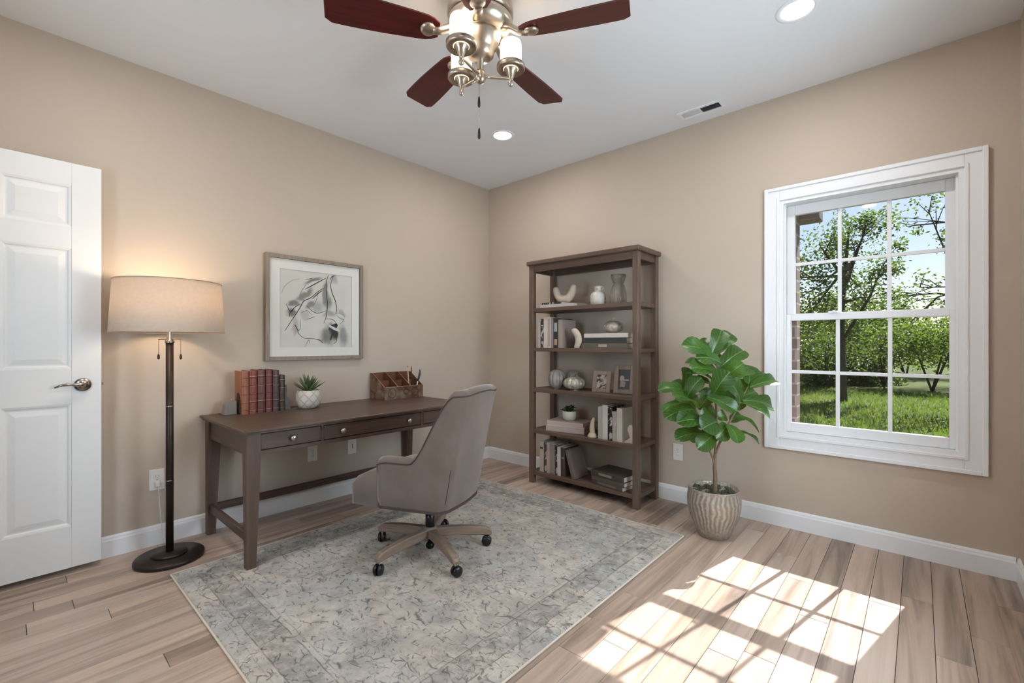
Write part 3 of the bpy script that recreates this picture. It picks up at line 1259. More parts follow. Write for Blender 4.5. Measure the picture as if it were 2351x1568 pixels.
rs = random.Random(4)
for ring, (n, el, ln, wd_, z) in enumerate(((9, 28, .120, .015, .108), (8, 45, .115, .016, .110), (6, 64, .112, .016, .112), (3, 80, .095, .012, .112))):
    for k in range(n):
        a = 360 * k / n + ring * 23 + rs.uniform(-8, 8)
        m = spike(ln * rs.uniform(.85, 1.1), wd_)
        m.xf(Matrix.Translation((0, 0, z)) @ Matrix.Rotation(R(a), 4, 'Z') @ Matrix.Rotation(R(-el + rs.uniform(-6, 6)), 4, 'Y') @ Matrix.Translation((0.012, 0, 0)))
        m.build('leaf', M['succulent'], sp)

# desk organizer
og = empty('desk_organizer', (0.125, -1.18, DT))
tag(og, 'bronze desk organizer with three compartments and scroll relief beside the chair', 'organizer')
t = NT('hammered_bronze')
v = t.coord('Object')
n1 = t.noise(v, 14, 4, 0.6, 1.0)
t.base(t.ramp(n1, [(0.30, srgb('#5A3A2E')), (0.50, srgb('#8C6B58')), (0.70, srgb('#9A9282'))]))
t.set(0.38, 0.65)
t.bump(n1, 0.5, 0.004)
M['bronze_relief'] = t.m
M['copper'] = plain('copper_sheet', '#8F6450', 0.32, 0.7, 0.25, 12)
ox, oy, oh, ofh = 0.105, 0.180, 0.205, 0.100
MB().box(-ox, ox, -oy, oy, 0.0, 0.004).build('base', M['copper'], og)
MB().box(-ox, -ox + .004, -oy, oy, 0.004, oh).build('back_panel', M['copper'], og)
MB().box(ox - .005, ox, -oy, oy, 0.004, ofh, .001).build('front_panel', M['bronze_relief'], og)
sidep = [(-ox + .004, .004), (ox - .005, .004), (ox - .005, ofh), (-ox + .030, oh), (-ox + .004, oh)]
for (y, nm, mt) in ((-oy, 'side_panel', 'bronze_relief'), (-oy / 3 - .002, 'divider', 'copper'), (oy / 3 - .002, 'divider', 'copper'), (oy - .004, 'side_panel', 'bronze_relief')):
    MB().prism(sidep, 1, y, y + .004).build(nm, M[mt], og)
    MB().tube([(ox - .004, y + .002, ofh + .001), (-ox + .030, y + .002, oh + .001)], .0022, 6).build('rolled_edge', M['gilt'], og)
for yy in (-oy / 3 * 2, 0.0, oy / 3 * 2):
    MB().box(-.015, -.012, yy - oy / 3 + .004, yy + oy / 3 - .004, .004, .145).build('inner_panel', M['copper'], og)
MB().tube([(ox - .001, -oy + .004, ofh), (ox - .001, oy - .004, ofh)], .0025, 6).build('rolled_edge', M['gilt'], og)
M['scroll'] = plain('scroll_dark_bronze', '#4B342A', 0.4, 0.6)
for (yc, zc, rr, turns) in ((-.115, .052, .036, 1.0), (.015, .055, .028, 1.8), (.100, .052, .034, 1.15)):
    pts = []
    n = int(28 * turns)
    for k in range(n + 1):
        a = 2 * math.pi * turns * k / n
        q = rr * (1 - 0.55 * k / n * (turns - 0.9))
        pts.append((ox + .0005, yc + q * math.cos(a + 1), zc + q * math.sin(a + 1)))
    MB().tube(pts, .0022, 6).build('scroll', M['scroll'], og)
# pencils held by the organizer: separate things
M['pencil_tan'] = plain('pencil_tan', '#C8A98C', 0.5)
M['pencil_white'] = plain('pencil_white', '#D8CFC4', 0.4)
for (dx, dy, ln, tilt, taz, mt, lab) in ((.045, .088, .238, 4, 200, 'pencil_tan', 'tan pencil with a pale eraser, standing leftmost in the desk organizer'),
                                         (.050, .112, .236, 4, 170, 'bronze', 'dark brown pen standing upright in the middle of the desk organizer pens'),
                                         (.055, .135, .225, 11, 60, 'dark', 'black feather-shaped pen leaning right in the desk organizer')):
    b = Vector((0.125 + dx, -1.18 + dy, DT + .0065))
    q = empty('pencil', b)
    tag(q, lab, 'pencil')
    mx = Matrix.Rotation(R(taz), 4, 'Z') @ Matrix.Rotation(R(tilt), 4, 'Y')
    if mt == 'dark':
        m = MB().tube([(0, 0, 0), (0, 0, ln * .55)], .0045, 8).xf(mx)
        m.build('barrel', M['pencil_white'], q)
        m = MB().tube([(0, 0, ln * .55), (0.002, 0, ln * .65), (0.004, 0, ln * .8), (.002, 0, ln * .93), (-.003, 0, ln)], [.004, .008, .009, .006, .001], 8, squash=.35).xf(mx)
        m.build('plume', M['dark'], q)
    else:
        MB().tube([(0, 0, .012), (0, 0, ln)], .0042, 6).xf(mx).build('barrel', M[mt], q)
        MB().lathe([(.001, 0), (.0042, .012)], seg=6).xf(mx).build('point', M['pencil_white'], q)
        MB().lathe([(.0044, ln), (.0046, ln + .012), (.003, ln + .015)], seg=10).xf(mx).build('eraser', M['gilt'], q)

# ------------------------------------------------------------------ framed picture
pf = empty('framed_picture', (0.0, -1.7865, 1.411))
tag(pf, 'abstract ink drawing in a square driftwood frame on the left wall above the desk', 'picture')
PWD, PHT, fw_ = 0.3595, 0.366, 0.028
for (a, b, c, d) in ((-PWD, -PWD + fw_, -PHT, PHT), (PWD - fw_, PWD, -PHT, PHT)):
    MB().box(0.002, 0.034, a, b, c, d, .002).build('frame_side', M['frame'], pf)
for (c, d) in ((-PHT, -PHT + fw_), (PHT - fw_, PHT)):
    MB().box(0.002, 0.034, -PWD + fw_, PWD - fw_, c, d, .002).build('frame_rail', M['frame'], pf)
M['mat'] = plain('mat_board', '#E6E2DA', 0.85, vary=0.02)
iw, ih = PWD - fw_, PHT - fw_
AU0, AU1, AV0, AV1 = -0.262, 0.270, -0.275, 0.270     # art window in the mat (y0,y1,z0,z1)
m = MB()
m.box(0.014, 0.018, -iw, AU0, -ih, ih).box(0.014, 0.018, AU1, iw, -ih, ih).box(0.014, 0.018, AU0, AU1, -ih, AV0).box(0.014, 0.018, AU0, AU1, AV1, ih)
m.build('mat', M['mat'], pf)
# the drawing: soft washes in the paper, ink lines as thin strokes


def cuv(x, y):
    u = (x - 275) / 920
    tp, bt_ = 290 + 95 * u, 1285 - 5 * u
    return u, 1 - (y - tp) / (bt_ - tp)


t = NT('ink_wash_paper')
v = t.coord('Object')
nz = t.noise(v, 9, 4, 0.6, 0.6)
nzc = t.n('TexNoise'); nzc.inputs['Scale'].default_value = 6; nzc.inputs['Detail'].default_value = 5
t.link(v, nzc.inputs['Vector'])
dv = t.n('VectorMath', operation='SCALE'); dv.inputs['Scale'].default_value = 0.13
t.link(nzc.outputs['Color'], dv.inputs[0])
av = t.n('VectorMath', operation='ADD')
t.link(v, av.inputs[0]); t.link(dv.outputs[0], av.inputs[1])
col = t.mix(nz, srgb('#DDD9CE'), srgb('#CFCBC0'))
washes = [((690, 430), 150, 45, 25, '#6E6866', .85), ((590, 620), 190, 50, 35, '#6F6D60', .8), ((460, 740), 90, 60, 0, '#60605A', .8), ((430, 860), 70, 90, 20, '#5C6060', .85),
          ((880, 640), 75, 260, 0, '#6C6E6C', .8), ((740, 760), 130, 100, 0, '#A3A6A4', .8), ((640, 740), 100, 60, 30, '#6E6866', .75), ((580, 880), 80, 90, 0, '#BDB0AA', .8),
          ((470, 1040), 50, 150, 10, '#A79A92', .7), ((900, 880), 110, 70, 0, '#8B8B89', .7), ((870, 1120), 120, 170, 0, '#77786E', .95), ((930, 1090), 60, 150, 8, '#1E1E1D', 1.0),
          ((1060, 1130), 110, 210, 0, '#8A8C89', .9), ((1040, 850), 80, 80, 0, '#909391', .6), ((960, 430), 60, 90, 0, '#8B8B88', .6)]
for ((x, y), ra, rb, rot, c, s_) in washes:
    u, w_ = cuv(x, y)
    mp = t.n('Mapping', vector_type='TEXTURE')
    mp.inputs['Location'].default_value = (0, AU0 + u * (AU1 - AU0) + 0.06, AV0 + w_ * (AV1 - AV0) + 0.06)
    mp.inputs['Rotation'].default_value = (R(rot), 0, 0)
    mp.inputs['Scale'].default_value = (100, ra / 920 * .53, rb / 990 * .55)
    t.link(av.outputs[0], mp.inputs[0])
    ln = t.n('VectorMath', operation='LENGTH')
    t.link(mp.outputs[0], ln.inputs[0])
    f = t.ramp(ln.outputs['Value'], [(0.35, s_), (1.0, 0.0)], 'EASE')
    col = t.mix(f, col, srgb(c))
t.base(col)
t.set(0.85)
M['art'] = t.m
MB().box(0.008, 0.013, AU0 - .004, AU1 + .004, AV0 - .004, AV1 + .004).build('drawing', M['art'], pf)
M['ink'] = plain('ink_black', '#151413', 0.7)
M['ink_white'] = plain('ink_white', '#D6D4CE', 0.7)


def smooth_path(pts, n=6):
    out = []
    P = [pts[0]] + list(pts) + [pts[-1]]
    for i in range(1, len(P) - 2):
        for k in range(n):
            s = k / n
            q = []
            for d in range(len(pts[0])):
                a, b, c, e = P[i - 1][d], P[i][d], P[i + 1][d], P[i + 2][d]
                q.append(0.5 * (2 * b + (c - a) * s + (2 * a - 5 * b + 4 * c - e) * s * s + (3 * b - a - 3 * c + e) * s ** 3))
            out.append(tuple(q))
    out.append(tuple(pts[-1]))
    return out


strokes = [([(840, 405), (700, 480), (575, 550)], 10), ([(820, 530), (740, 575), (650, 655), (560, 700), (510, 790), (430, 920), (335, 1075)], 9),
           ([(350, 735), (400, 835), (450, 780), (515, 735)], 8), ([(880, 365), (850, 440), (848, 600), (860, 720), (850, 870), (815, 980)], 9),
           ([(945, 375), (905, 480), (920, 580), (965, 690), (985, 790), (975, 860)], 9), ([(600, 760), (660, 820), (740, 850), (850, 815)], 6),
           ([(665, 672), (740, 600), (790, 565)], 10), ([(300, 600), (330, 520), (420, 440), (510, 420)], 3), ([(505, 650), (540, 560), (590, 490)], 4),
           ([(450, 995), (495, 1080)], 8), ([(520, 920), (520, 1040), (490, 1090), (560, 1165), (680, 1175), (800, 1195)], 5), ([(595, 930), (700, 895)], 5),
           ([(580, 430), (670, 405)], 5), ([(830, 925), (930, 930), (985, 985)], 6), ([(840, 470), (820, 530)], 5), ([(900, 430), (915, 390), (960, 372)], 7),
           ([(390, 900), (400, 840), (470, 760)], 7), ([(680, 750), (715, 690), (740, 610)], 4), ([(575, 1280), (620, 1190), (630, 1240)], 4),
           ([(720, 1185), (770, 1200), (810, 1240)], 7), ([(960, 1120), (985, 1200), (940, 1240)], 5), ([(990, 880), (1040, 920), (1085, 935), (1030, 990)], 5),
           ([(520, 850), (600, 820), (660, 870)], 4), ([(880, 1060), (930, 1010), (985, 1000), (940, 1080), (900, 1190)], 26)]
m = MB()
mw_ = MB()
whites = [([(880, 1005), (950, 1045), (1025, 1075)], 26), ([(990, 870), (1045, 880), (1090, 925)], 22), ([(790, 1235), (815, 1255), (795, 1275)], 20)]
for dst, lst, xx in ((m, strokes, 0.0134), (mw_, whites, 0.0138)):
    for pts, w in lst:
        P = smooth_path(pts)
        v2 = []
        for i, p in enumerate(P):
            a, b = P[max(0, i - 1)], P[min(len(P) - 1, i + 1)]
            dx, dy = b[0] - a[0], b[1] - a[1]
            ll = math.hypot(dx, dy) or 1
            s = i / (len(P) - 1)
            hw = w * 0.62 * (0.25 + 0.75 * math.sin(math.pi * (0.1 + 0.8 * s)))
            for sg in (-1, 1):
                u, vv = cuv(p[0] - dy / ll * hw * sg, p[1] + dx / ll * hw * sg)
                v2.append((xx, AU0 + u * (AU1 - AU0), AV0 + vv * (AV1 - AV0)))
        dst.add(v2, [(2 * i, 2 * i + 2, 2 * i + 3, 2 * i + 1) for i in range(len(P) - 1)])
m.build('ink_strokes', M['ink'], pf)
mw_.build('white_strokes', M['ink_white'], pf)
MB().box(0.022, 0.024, -iw, iw, -ih, ih).build('glass', M['glass'], pf)

# ------------------------------------------------------------------ floor lamp
lamp = empty('floor_lamp', (0.278, -2.715, 0))
tag(lamp, 'dark bronze floor lamp with a beige drum shade, lit, between the door and the desk', 'lamp')
MB().lathe([(.150, 0), (.156, .006), (.157, .018), (.150, .026), (.001, .028)], seg=56).build('base', M['bronze'], lamp)
MB().lathe([(.078, .0265), (.080, .034), (.074, .041), (.016, .044), (.001, .045)], seg=40).build('base_cap', M['bronze'], lamp)
MB().lathe([(.0175, .043), (.0175, 1.165)], seg=20).build('pole', M['bronze'], lamp)
for z in (.42, .82):
    MB().lathe([(.0178, z), (.0190, z + .001), (.0190, z + .005), (.0178, z + .006)], seg=20, cap=False).build('pole_ring', M['steel'], lamp)
MB().lathe([(.020, 1.163), (.022, 1.168), (.020, 1.180), (.0135, 1.182), (.0135, 1.235)], seg=20).build('socket_stem', M['steel'], lamp)
tb = RGT * 0.060
MB().tube([(-tb.x, -tb.y, 1.184), (0, 0, 1.186), (tb.x, tb.y, 1.184)], .003, 8).build('cross_bar', M['gilt'], lamp)
for sg in (-1, 1):
    p = tb * sg
    c = MB().tube([(p.x, p.y, 1.184), (p.x, p.y, 1.105)], .0012, 6).build('pull_chain', M['gilt'], lamp)
    MB().lathe([(.002, .0), (.0055, .004), (.006, .014), (.0045, .024), (.002, .030)], (p.x, p.y, 1.076), 12).build('chain_pull', M['bronze'], c)
m = MB()
n = 64
m.lathe([(.252, 1.222), (.236, 1.492), (.2335, 1.492), (.2495, 1.222), (.252, 1.222)], seg=n, cap=False)
m.build('shade', M['shade'], lamp)
M['shade_trim'] = plain('shade_trim', '#B9A48F', 0.8)
for r_, z in ((.2525, 1.221), (.2365, 1.491)):
    MB().tube([(r_ * math.cos(2 * math.pi * k / 48), r_ * math.sin(2 * math.pi * k / 48), z) for k in range(49)], .0022, 6).build('shade_trim', M['shade_trim'], lamp)
m = MB()
for k in range(3):
    a = 2 * math.pi * k / 3 + .3
    m.tube([(0, 0, 1.478), (.236 * math.cos(a), .236 * math.sin(a), 1.478)], .0022, 6)
m.tube([(0, 0, 1.235), (0, 0, 1.50)], .004, 8)
m.build('harp', M['steel'], lamp)
MB().lathe([(.004, 1.495), (.012, 1.500), (.013, 1.507), (.007, 1.514), (.001, 1.516)], seg=16).build('finial', M['bronze'], lamp)
M['bulb'] = lamp_glass('lit_bulb', (1.0, 0.80, 0.58), 6.0)
for sg in (-1, 1):
    p = RGT * 0.055 * sg
    MB().lathe([(.010, 1.300), (.013, 1.310), (.026, 1.345), (.028, 1.365), (.018, 1.390), (.001, 1.397)], (p.x, p.y, 0), 18).build('bulb', M['bulb'], lamp)
    MB().tube([(0, 0, 1.262), (p.x, p.y, 1.282), (p.x, p.y, 1.302)], .008, 10).build('bulb_socket', M['steel'], lamp)
    l = bpy.data.lights.new('lamp_bulb', 'POINT')
    l.energy = 3.2
    l.color = (1.0, 0.78, 0.54)
    l.shadow_soft_size = 0.035
    o = bpy.data.objects.new('lamp_bulb', l)
    COL.objects.link(o)
    o.parent = lamp
    o.location = (p.x, p.y, 1.425)
# cord from the outlet to the lamp base
m = MB()
m.tube(smooth_path([(0.012, -2.721, 0.350), (0.030, -2.719, 0.335), (0.030, -2.712, 0.20), (0.034, -2.700, 0.06), (0.060, -2.690, 0.006), (0.118, -2.700, 0.006)], 6), .0022, 6)
m.xf(Matrix.Translation((-0.278, 2.715, 0)))
m.build('cord', M['plate'], lamp)
MB().box(0.009, 0.030, -2.733, -2.709, 0.338, 0.366, .004).xf(Matrix.Translation((-0.278, 2.715, 0))).build('plug', M['plate'], lamp)

# ------------------------------------------------------------------ office chair
CC = Vector((1.272, -1.735, 0))
chair = empty('office_chair', (CC.x, CC.y, ZR), R(200))
tag(chair, 'taupe velvet swivel office chair with curved arms and a five-star wooden base', 'chair')
ZB, ZARM, ZTOP, ZSEAT = 0.296, 0.567, 0.920, 0.44
AF = 0.165


def u_plan():
    """outer outline from the near arm front round the back to the far arm front: (x, y, nx, ny)"""
    pts = []
    a = Vector((AF, 0.245))
    b = Vector((-0.135, 0.222))
    for k in range(14):
        pts.append(a.lerp(b, k / 13))
    cx, cy, r = -0.135, 0.142, 0.080
    for k in range(1, 9):
        t_ = math.pi / 2 + (math.pi / 2) * k / 8
        pts.append(Vector((cx + r * 1.06 * math.cos(t_), cy + r * math.sin(t_))))
    end = pts[-1]
    for k in range(1, 7):
        q = k / 6
        pts.append(Vector((end.x - 0.012 * math.sin(q * math.pi / 2), end.y * (1 - q))))
    mir = [Vector((p.x, -p.y)) for p in reversed(pts[:-1])]
    pts += mir
    out = []
    for i, p in enumerate(pts):
        d = (pts[min(i + 1, len(pts) - 1)] - pts[max(i - 1, 0)]).normalized()
        nrm = Vector((d.y, -d.x))
        if nrm.dot(p - Vector((0.0, 0))) < 0:
            nrm = -nrm
        out.append((p, nrm))
    return out


UP = u_plan()


def sstep(a, b, x):
    x = max(0.0, min(1.0, (x - a) / (b - a)))
    return x * x * (3 - 2 * x)


def shell_point(i, z, off):
    p, n = UP[i]
    back = sstep(0.10, -0.20, p.x)
    lean = -0.150 * max(0, z - 0.34) * back * (1 + 0.30 * max(0, z - 0.55))
    flare = 1 + 0.05 * back * max(0, z - 0.45) / 0.45
    q = p - n * off
    # gentle convex side at the foot
    sink = 0.016 * sstep(0.37, ZB, z)
    q = q - n * sink
    return Vector((q.x + lean * 1.15, q.y * flare, z))


def top_h(i):
    p, n = UP[i]
    x = p.x
    h = ZARM - 0.010 * sstep(0.16, 0.02, x) + 0.012 * sstep(0.02, 0.06, x)
    rise = sstep(0.00, -0.175, x)
    h = ZARM + (ZTOP - ZARM) * rise ** 1.25
    h -= 0.012 * sstep(0.12, AF, x)
    h += 0.012 * (1 - (abs(p.y) / 0.14) ** 2) if abs(p.y) < 0.14 else 0
    return h


TH = 0.070
prof_n = 12
m = MB()
NU = len(UP)
rows_ = []
for i in range(NU):
    h = top_h(i)
    line = []
    for k in range(prof_n):
        line.append(shell_point(i, ZB + (h - TH / 2 - ZB) * k / (prof_n - 1), 0))
    for k in range(1, 6):
        a = math.pi * k / 6
        line.append(shell_point(i, h - TH / 2 + TH / 2 * math.sin(a), TH / 2 - TH / 2 * math.cos(a)))
    for k in range(7):
        line.append(shell_point(i, (h - TH / 2) + (0.40 - (h - TH / 2)) * k / 6, TH))
    rows_.append(line)
nv = len(rows_[0])
vs_ = [p for ln_ in rows_ for p in ln_]
fs_ = [(i * nv + j, (i + 1) * nv + j, (i + 1) * nv + j + 1, i * nv + j + 1) for i in range(NU - 1) for j in range(nv - 1)]
m.add(vs_, fs_, True)
for i in (0, NU - 1):
    m.f.append(tuple(i * nv + j for j in range(nv)))
    m.sm.append(False)
m.build('shell', M['velvet'], chair)
# piping along the outer rim, down the arm fronts
m = MB()
pp = [shell_point(0, ZB + 0.01, -0.001)] + [shell_point(i, top_h(i) - TH * 0.42, -0.0005) for i in range(NU)] + [shell_point(NU - 1, ZB + 0.01, -0.001)]
m.tube(pp, 0.0036, 6)
m.build('piping', M['piping'], chair)
for i in (15, NU - 16):
    MB().tube([shell_point(i + (3 if i < NU / 2 else -3), ZB + (top_h(i) - ZB) * k / 10 * 0.36, 0.0004) for k in range(11)], 0.0022, 6).build('seam', M['piping'], chair)
# seat: base block and crowned cushion
m = MB()


def seat_fn(front, halfw, back, zb, zf, zt):
    mm = MB()
    nx, ny = 16, 14

    def top(u, v):
        x = back + (front - back) * u
        y = -halfw + 2 * halfw * v
        e = min(1, (1 - abs(2 * v - 1)) / 0.12, (1 - u) / 0.10 if u > .5 else 1)
        e = math.sqrt(max(0, 1 - (1 - e) ** 2))
        zz = zt + (zf - zt) * u * u
        return (x + 0.0, y, zz - 0.028 * (1 - e) + 0.010 * math.sin(math.pi * v) * (1 - u * .5))
    mm.grid(top, nx, ny)
    o = len(mm.v)
    mm.grid(lambda u, v: (back + (front - back) * u * 0.985, (-halfw + 2 * halfw * v) * 0.985, zb), nx, ny, False)
    G = lambda i, j: i * ny + j
    ring_ = [(i, 0) for i in range(nx)] + [(nx - 1, j) for j in range(1, ny)] + [(i, ny - 1) for i in range(nx - 2, -1, -1)] + [(0, j) for j in range(ny - 2, 0, -1)]
    for k in range(len(ring_)):
        a, b = ring_[k], ring_[(k + 1) % len(ring_)]
        mm.f.append((G(*a), G(*b), o + G(*b), o + G(*a)))
        mm.sm.append(True)
    return mm


seat_fn(AF + 0.020, 0.186, -0.150, 0.300, 0.470, 0.480).build('seat_base', M['velvet'], chair)
seat_fn(0.336, 0.238, AF + 0.0015, ZB + .002, 0.432, 0.478).build('seat_cushion', M['velvet'], chair)
# underside and mechanism
m = MB()
m.prism([(p.x * .97, p.y * .97) for p, n in UP], 2, ZB, ZB + 0.012)
m.build('underside', M['piping'], chair)
MB().box(-.07, .07, -.06, .06, ZB - .022, ZB, .004).build('mechanism', M['dark'], chair)
MB().lathe([(.026, .138), (.026, .215), (.021, .217), (.021, ZB - .020)], seg=24).build('gas_column', M['dark'], chair)
MB().lathe([(.034, .080), (.040, .086), (.040, .134), (.030, .142), (.001, .144)], seg=28).build('hub', M['chairwood'], chair)
MB().lathe([(.014, .062), (.014, .082)], seg=14).build('column_foot', M['dark'], chair)
for k in range(5):
    a = -88 + 72 * k - 200
    rot = Matrix.Rotation(R(a), 4, 'Z')
    # leg: tapering beam with a drooping rounded end
    m = MB()
    secs = [(0.030, .134, .086, .024), (0.10, .132, .083, .022), (0.19, .127, .077, .020), (0.27, .117, .070, .019), (0.315, .108, .064, .019), (0.338, .094, .062, .018), (0.345, .080, .063, .013)]
    v, f = [], []
    for (x, zt, zb, hw) in secs:
        c = min(.006, (zt - zb) * .3)
        v += [(x, -hw, zb + c), (x, -hw + c, zb), (x, hw - c, zb), (x, hw, zb + c), (x, hw, zt - c), (x, hw - c, zt), (x, -hw + c, zt), (x, -hw, zt - c)]
    ns = len(secs)
    for q in range(ns - 1):
        for j in range(8):
            f.append((q * 8 + j, q * 8 + (j + 1) % 8, q * 8 + 8 + (j + 1) % 8, q * 8 + 8 + j))
    f += [tuple(range(8)), tuple(range((ns - 1) * 8, ns * 8))]
    m.add(v, f)
    m.build('base_leg', M['chairwood'], chair).matrix_local = rot
    # caster: hooded twin wheel
    ct = R(30 + 67 * k)
    m = MB()
    cr = .027
    mx = Matrix.Rotation(ct, 4, 'Z') @ Matrix.Translation((0.008, 0, cr)) @ Matrix.Rotation(R(90), 4, 'X')
    for s in (-1, 1):
        m.lathe([(.006, .004 * s), (.022, .004 * s), (cr, .008 * s), (cr, .015 * s), (.022, .021 * s), (.008, .023 * s)], seg=22, m=mx)
    m.build('caster', M['dark'], chair).matrix_local = rot @ Matrix.Translation((0.326, 0, 0))
    cst = chair.children[-1]
    m = MB()
    m.lathe([(.010, .020), (.010, .064)], seg=12)
    m.ball((0, 0, .036), .024, .026, .022, 16, 8)
    m.build('caster_hood', M['dark'], cst)

# ------------------------------------------------------------------ bookcase
BX0, BX1, BY0, BY1 = 0.842, 1.830, -0.365, -0.030
BK = Vector(((BX0 + BX1) / 2, (BY0 + BY1) / 2, 0))
bc = empty('bookcase', BK)
tag(bc, 'tall open brown wooden bookcase with five shelves against the right wall', 'bookcase')


def bk(b):
    return b.xf(Matrix.Translation(-BK))


PS = 0.044
for (x, y) in ((BX0, BY0), (BX1 - PS, BY0), (BX0, BY1 - PS), (BX1 - PS, BY1 - PS)):
    bk(MB().box(x, x + PS, y, y + PS, 0, 1.815, .002)).build('post', M['shelf_post'], bc)
bk(MB().box(BX0 - .016, BX1 + .016, BY0 - .020, BY1 + .012, 1.815, 1.850, .006)).build('top', M['shelf'], bc)
for (y, y2) in ((BY0 + .008, BY0 + .030), (BY1 - .030, BY1 - .008)):
    bk(MB().box(BX0 + PS, BX1 - PS, y, y2, 1.762, 1.815)).build('top_rail', M['shelf'], bc)
for x in (BX0 + .008, BX1 - .030):
    bk(MB().box(x, x + .022, BY0 + PS, BY1 - PS, 1.762, 1.815)).build('top_rail', M['desk'], bc)
SH = [0.100, 0.448, 0.790, 1.128, 1.457]
for z in SH:
    th = .030
    m = MB().box(BX0 + PS, BX1 - PS, BY0 + .003, BY1 - .003, z - th, z, .002)
    m.box(BX0 + .006, BX0 + PS, BY0 + PS, BY1 - PS, z - th, z, .002).box(BX1 - PS, BX1 - .006, BY0 + PS, BY1 - PS, z - th, z, .002)
    bk(m).build('shelf', M['shelf'], bc)

# ------------------------------------------------------------------ things on the shelves
_bookmats = {}


def bookmat(col, patt=False):
    k = (col, patt)
    if k not in _bookmats:
        if not patt:
            _bookmats[k] = plain('book_cloth_' + col.strip('#'), col, 0.65, vary=0.10, scale=14)
        else:
            t = NT('book_printed_' + col.strip('#'))
            v = t.coord('Object', (1, 1, 0.6))
            n = t.noise(v, 38, 3, 0.6, 1.0)
            t.base(t.ramp(n, [(0.50, srgb(col)), (0.56, srgb('#B5ADA5'))], 'CONSTANT'))
            t.set(0.5)
            _bookmats[k] = t.m
    return _bookmats[k]


def book_parts(o, th, d, h, col, patt, bow=0.0):
    """upright book in local space: x thickness, spine at y=-d/2, z height"""
    b = 0.0022
    m = MB()
    m.box(-th / 2, -th / 2 + b, -d / 2 + .002, d / 2, 0, h).box(th / 2 - b, th / 2, -d / 2 + .002, d / 2, 0, h)
    m.box(-th / 2, th / 2, -d / 2, -d / 2 + .0035, 0, h, .001)
    m.build('cover', bookmat(col, patt), o)
    MB().box(-th / 2 + b, th / 2 - b, -d / 2 + .0035, d / 2 - .004, .003, h - .003).build('pages', M['paper'], o)


def up_book(x, th, h, d, z, col, label, group, yf=-0.335, patt=False, lean=0.0, deco=None):
    o = empty('book', (x + th / 2, yf + d / 2, z))
    tag(o, label, 'book', group)
    o.rotation_euler = (0, R(lean), 0)
    book_parts(o, th, d, h, col, patt)
    if deco:
        for (z0, z1, c) in deco:
            MB().box(-th * .32, th * .32, -d / 2 - .0008, -d / 2, z0 * h, z1 * h).build('spine_print', bookmat(c), o)
    return o


def flat_book(x, y, wx, dy, th, z, rz, col, label, group, patt=False, deco=None):
    """lying book, spine towards the room"""
    o = empty('book', (x, y, z), R(rz))
    tag(o, label, 'book', group)
    b = 0.0025
    m = MB()
    m.box(-wx / 2, wx / 2, -dy / 2 + .002, dy / 2, 0, b).box(-wx / 2, wx / 2, -dy / 2 + .002, dy / 2, th - b, th)
    m.box(-wx / 2, wx / 2, -dy / 2, -dy / 2 + .004, 0, th, .001)
    m.build('cover', bookmat(col, patt), o)
    MB().box(-wx / 2 + .003, wx / 2 - .003, -dy / 2 + .004, dy / 2 - .004, b, th - b).build('pages', M['paper'], o)
    if deco:
        MB().box(deco[0] * wx, deco[1] * wx, -dy / 2 - .0008, -dy / 2, th * .25, th * .75).build('spine_print', bookmat(deco[2]), o)
    return o


Z1, Z2, Z3, Z4, Z5 = SH[4], SH[3], SH[2], SH[1], SH[0]
# --- top shelf
G1 = 'books lying on the top shelf'
flat_book(1.105, -0.235, 0.330, 0.20, 0.026, Z1 + .0005, 3, '#B9B0AA', 'pale book lying flat on the top shelf, bottom of the pair', G1)
flat_book(1.050, -0.235, 0.215, 0.17, 0.018, Z1 + .027, -4, '#2E2A29', 'thin black book lying on the pale book on the top shelf', G1, True)
M['cream'] = plain('cream_plaster', '#C3B3A1', 0.6, vary=0.08, scale=14)
o = empty('sculpture', (1.115, -0.235, Z1 + .0455))
tag(o, 'cream U-shaped sculpture resting on books on the top shelf', 'sculpture')
pts = smooth_path([(-.088, 0, .112), (-.072, 0, .072), (-.042, 0, .036), (0, 0, .026), (.042, 0, .036), (.072, 0, .076), (.086, 0, .120)], 5)
rad = [.018 + .018 * math.sin(math.pi * (0.12 + 0.76 * i / (len(pts) - 1))) for i in range(len(pts))]
m = MB().tube(pts, rad, 16)
for e_ in (0, -1):
    m.ball(pts[e_], rad[e_] * .98, rad[e_] * .98, rad[e_] * .9, 14, 8)
m.build('body', M['cream'], o)
MB().lathe([(.030, 0), (.030, .004), (.014, .008), (.013, .014)], seg=18).build('foot', M['bronze'], o)
o = empty('wooden_block', (1.270, -0.245, Z1 + .0270))
o.location.z = Z1 + .0005
o.location = (1.315, -0.240, Z1 + .0005)
tag(o, 'small rounded taupe wooden wedge beside the top shelf books', 'block')
m = MB()
m.prism([(-.040, 0), (-.044, .018), (-.036, .030), (.030, .018), (.040, .010), (.040, 0)], 1, -.04, .04)
m.build('body', M['frame'], o)
t = NT('speckled_ceramic')
v = t.coord('Object')
n = t.noise(v, 22, 3, .6, .8)
t.base(t.ramp(n, [(0.33, srgb('#5B5550')), (0.40, srgb('#C9C3B8')), (1.0, srgb('#D2CCC0'))]))
t.set(.35)
M['speckle'] = t.m
o = empty('vase', (1.432, -0.235, Z1))
tag(o, 'small white speckled jug-shaped vase on the top shelf', 'vase')
MB().lathe([(.050, 0), (.057, .006), (.060, .040), (.059, .078), (.048, .100), (.032, .108), (.028, .120), (.031, .142), (.033, .150), (.026, .152), (.022, .140), (.022, .110), (.001, .108)], seg=30).build('body', M['speckle'], o)
MB().tube([(.030, 0, .146), (.046, 0, .140), (.042, 0, .126), (.034, 0, .116)], .005, 8).build('spout', M['speckle'], o)
t = NT('smoky_glass')
t.base(srgb('#A69A8E'))
t.set(0.12)
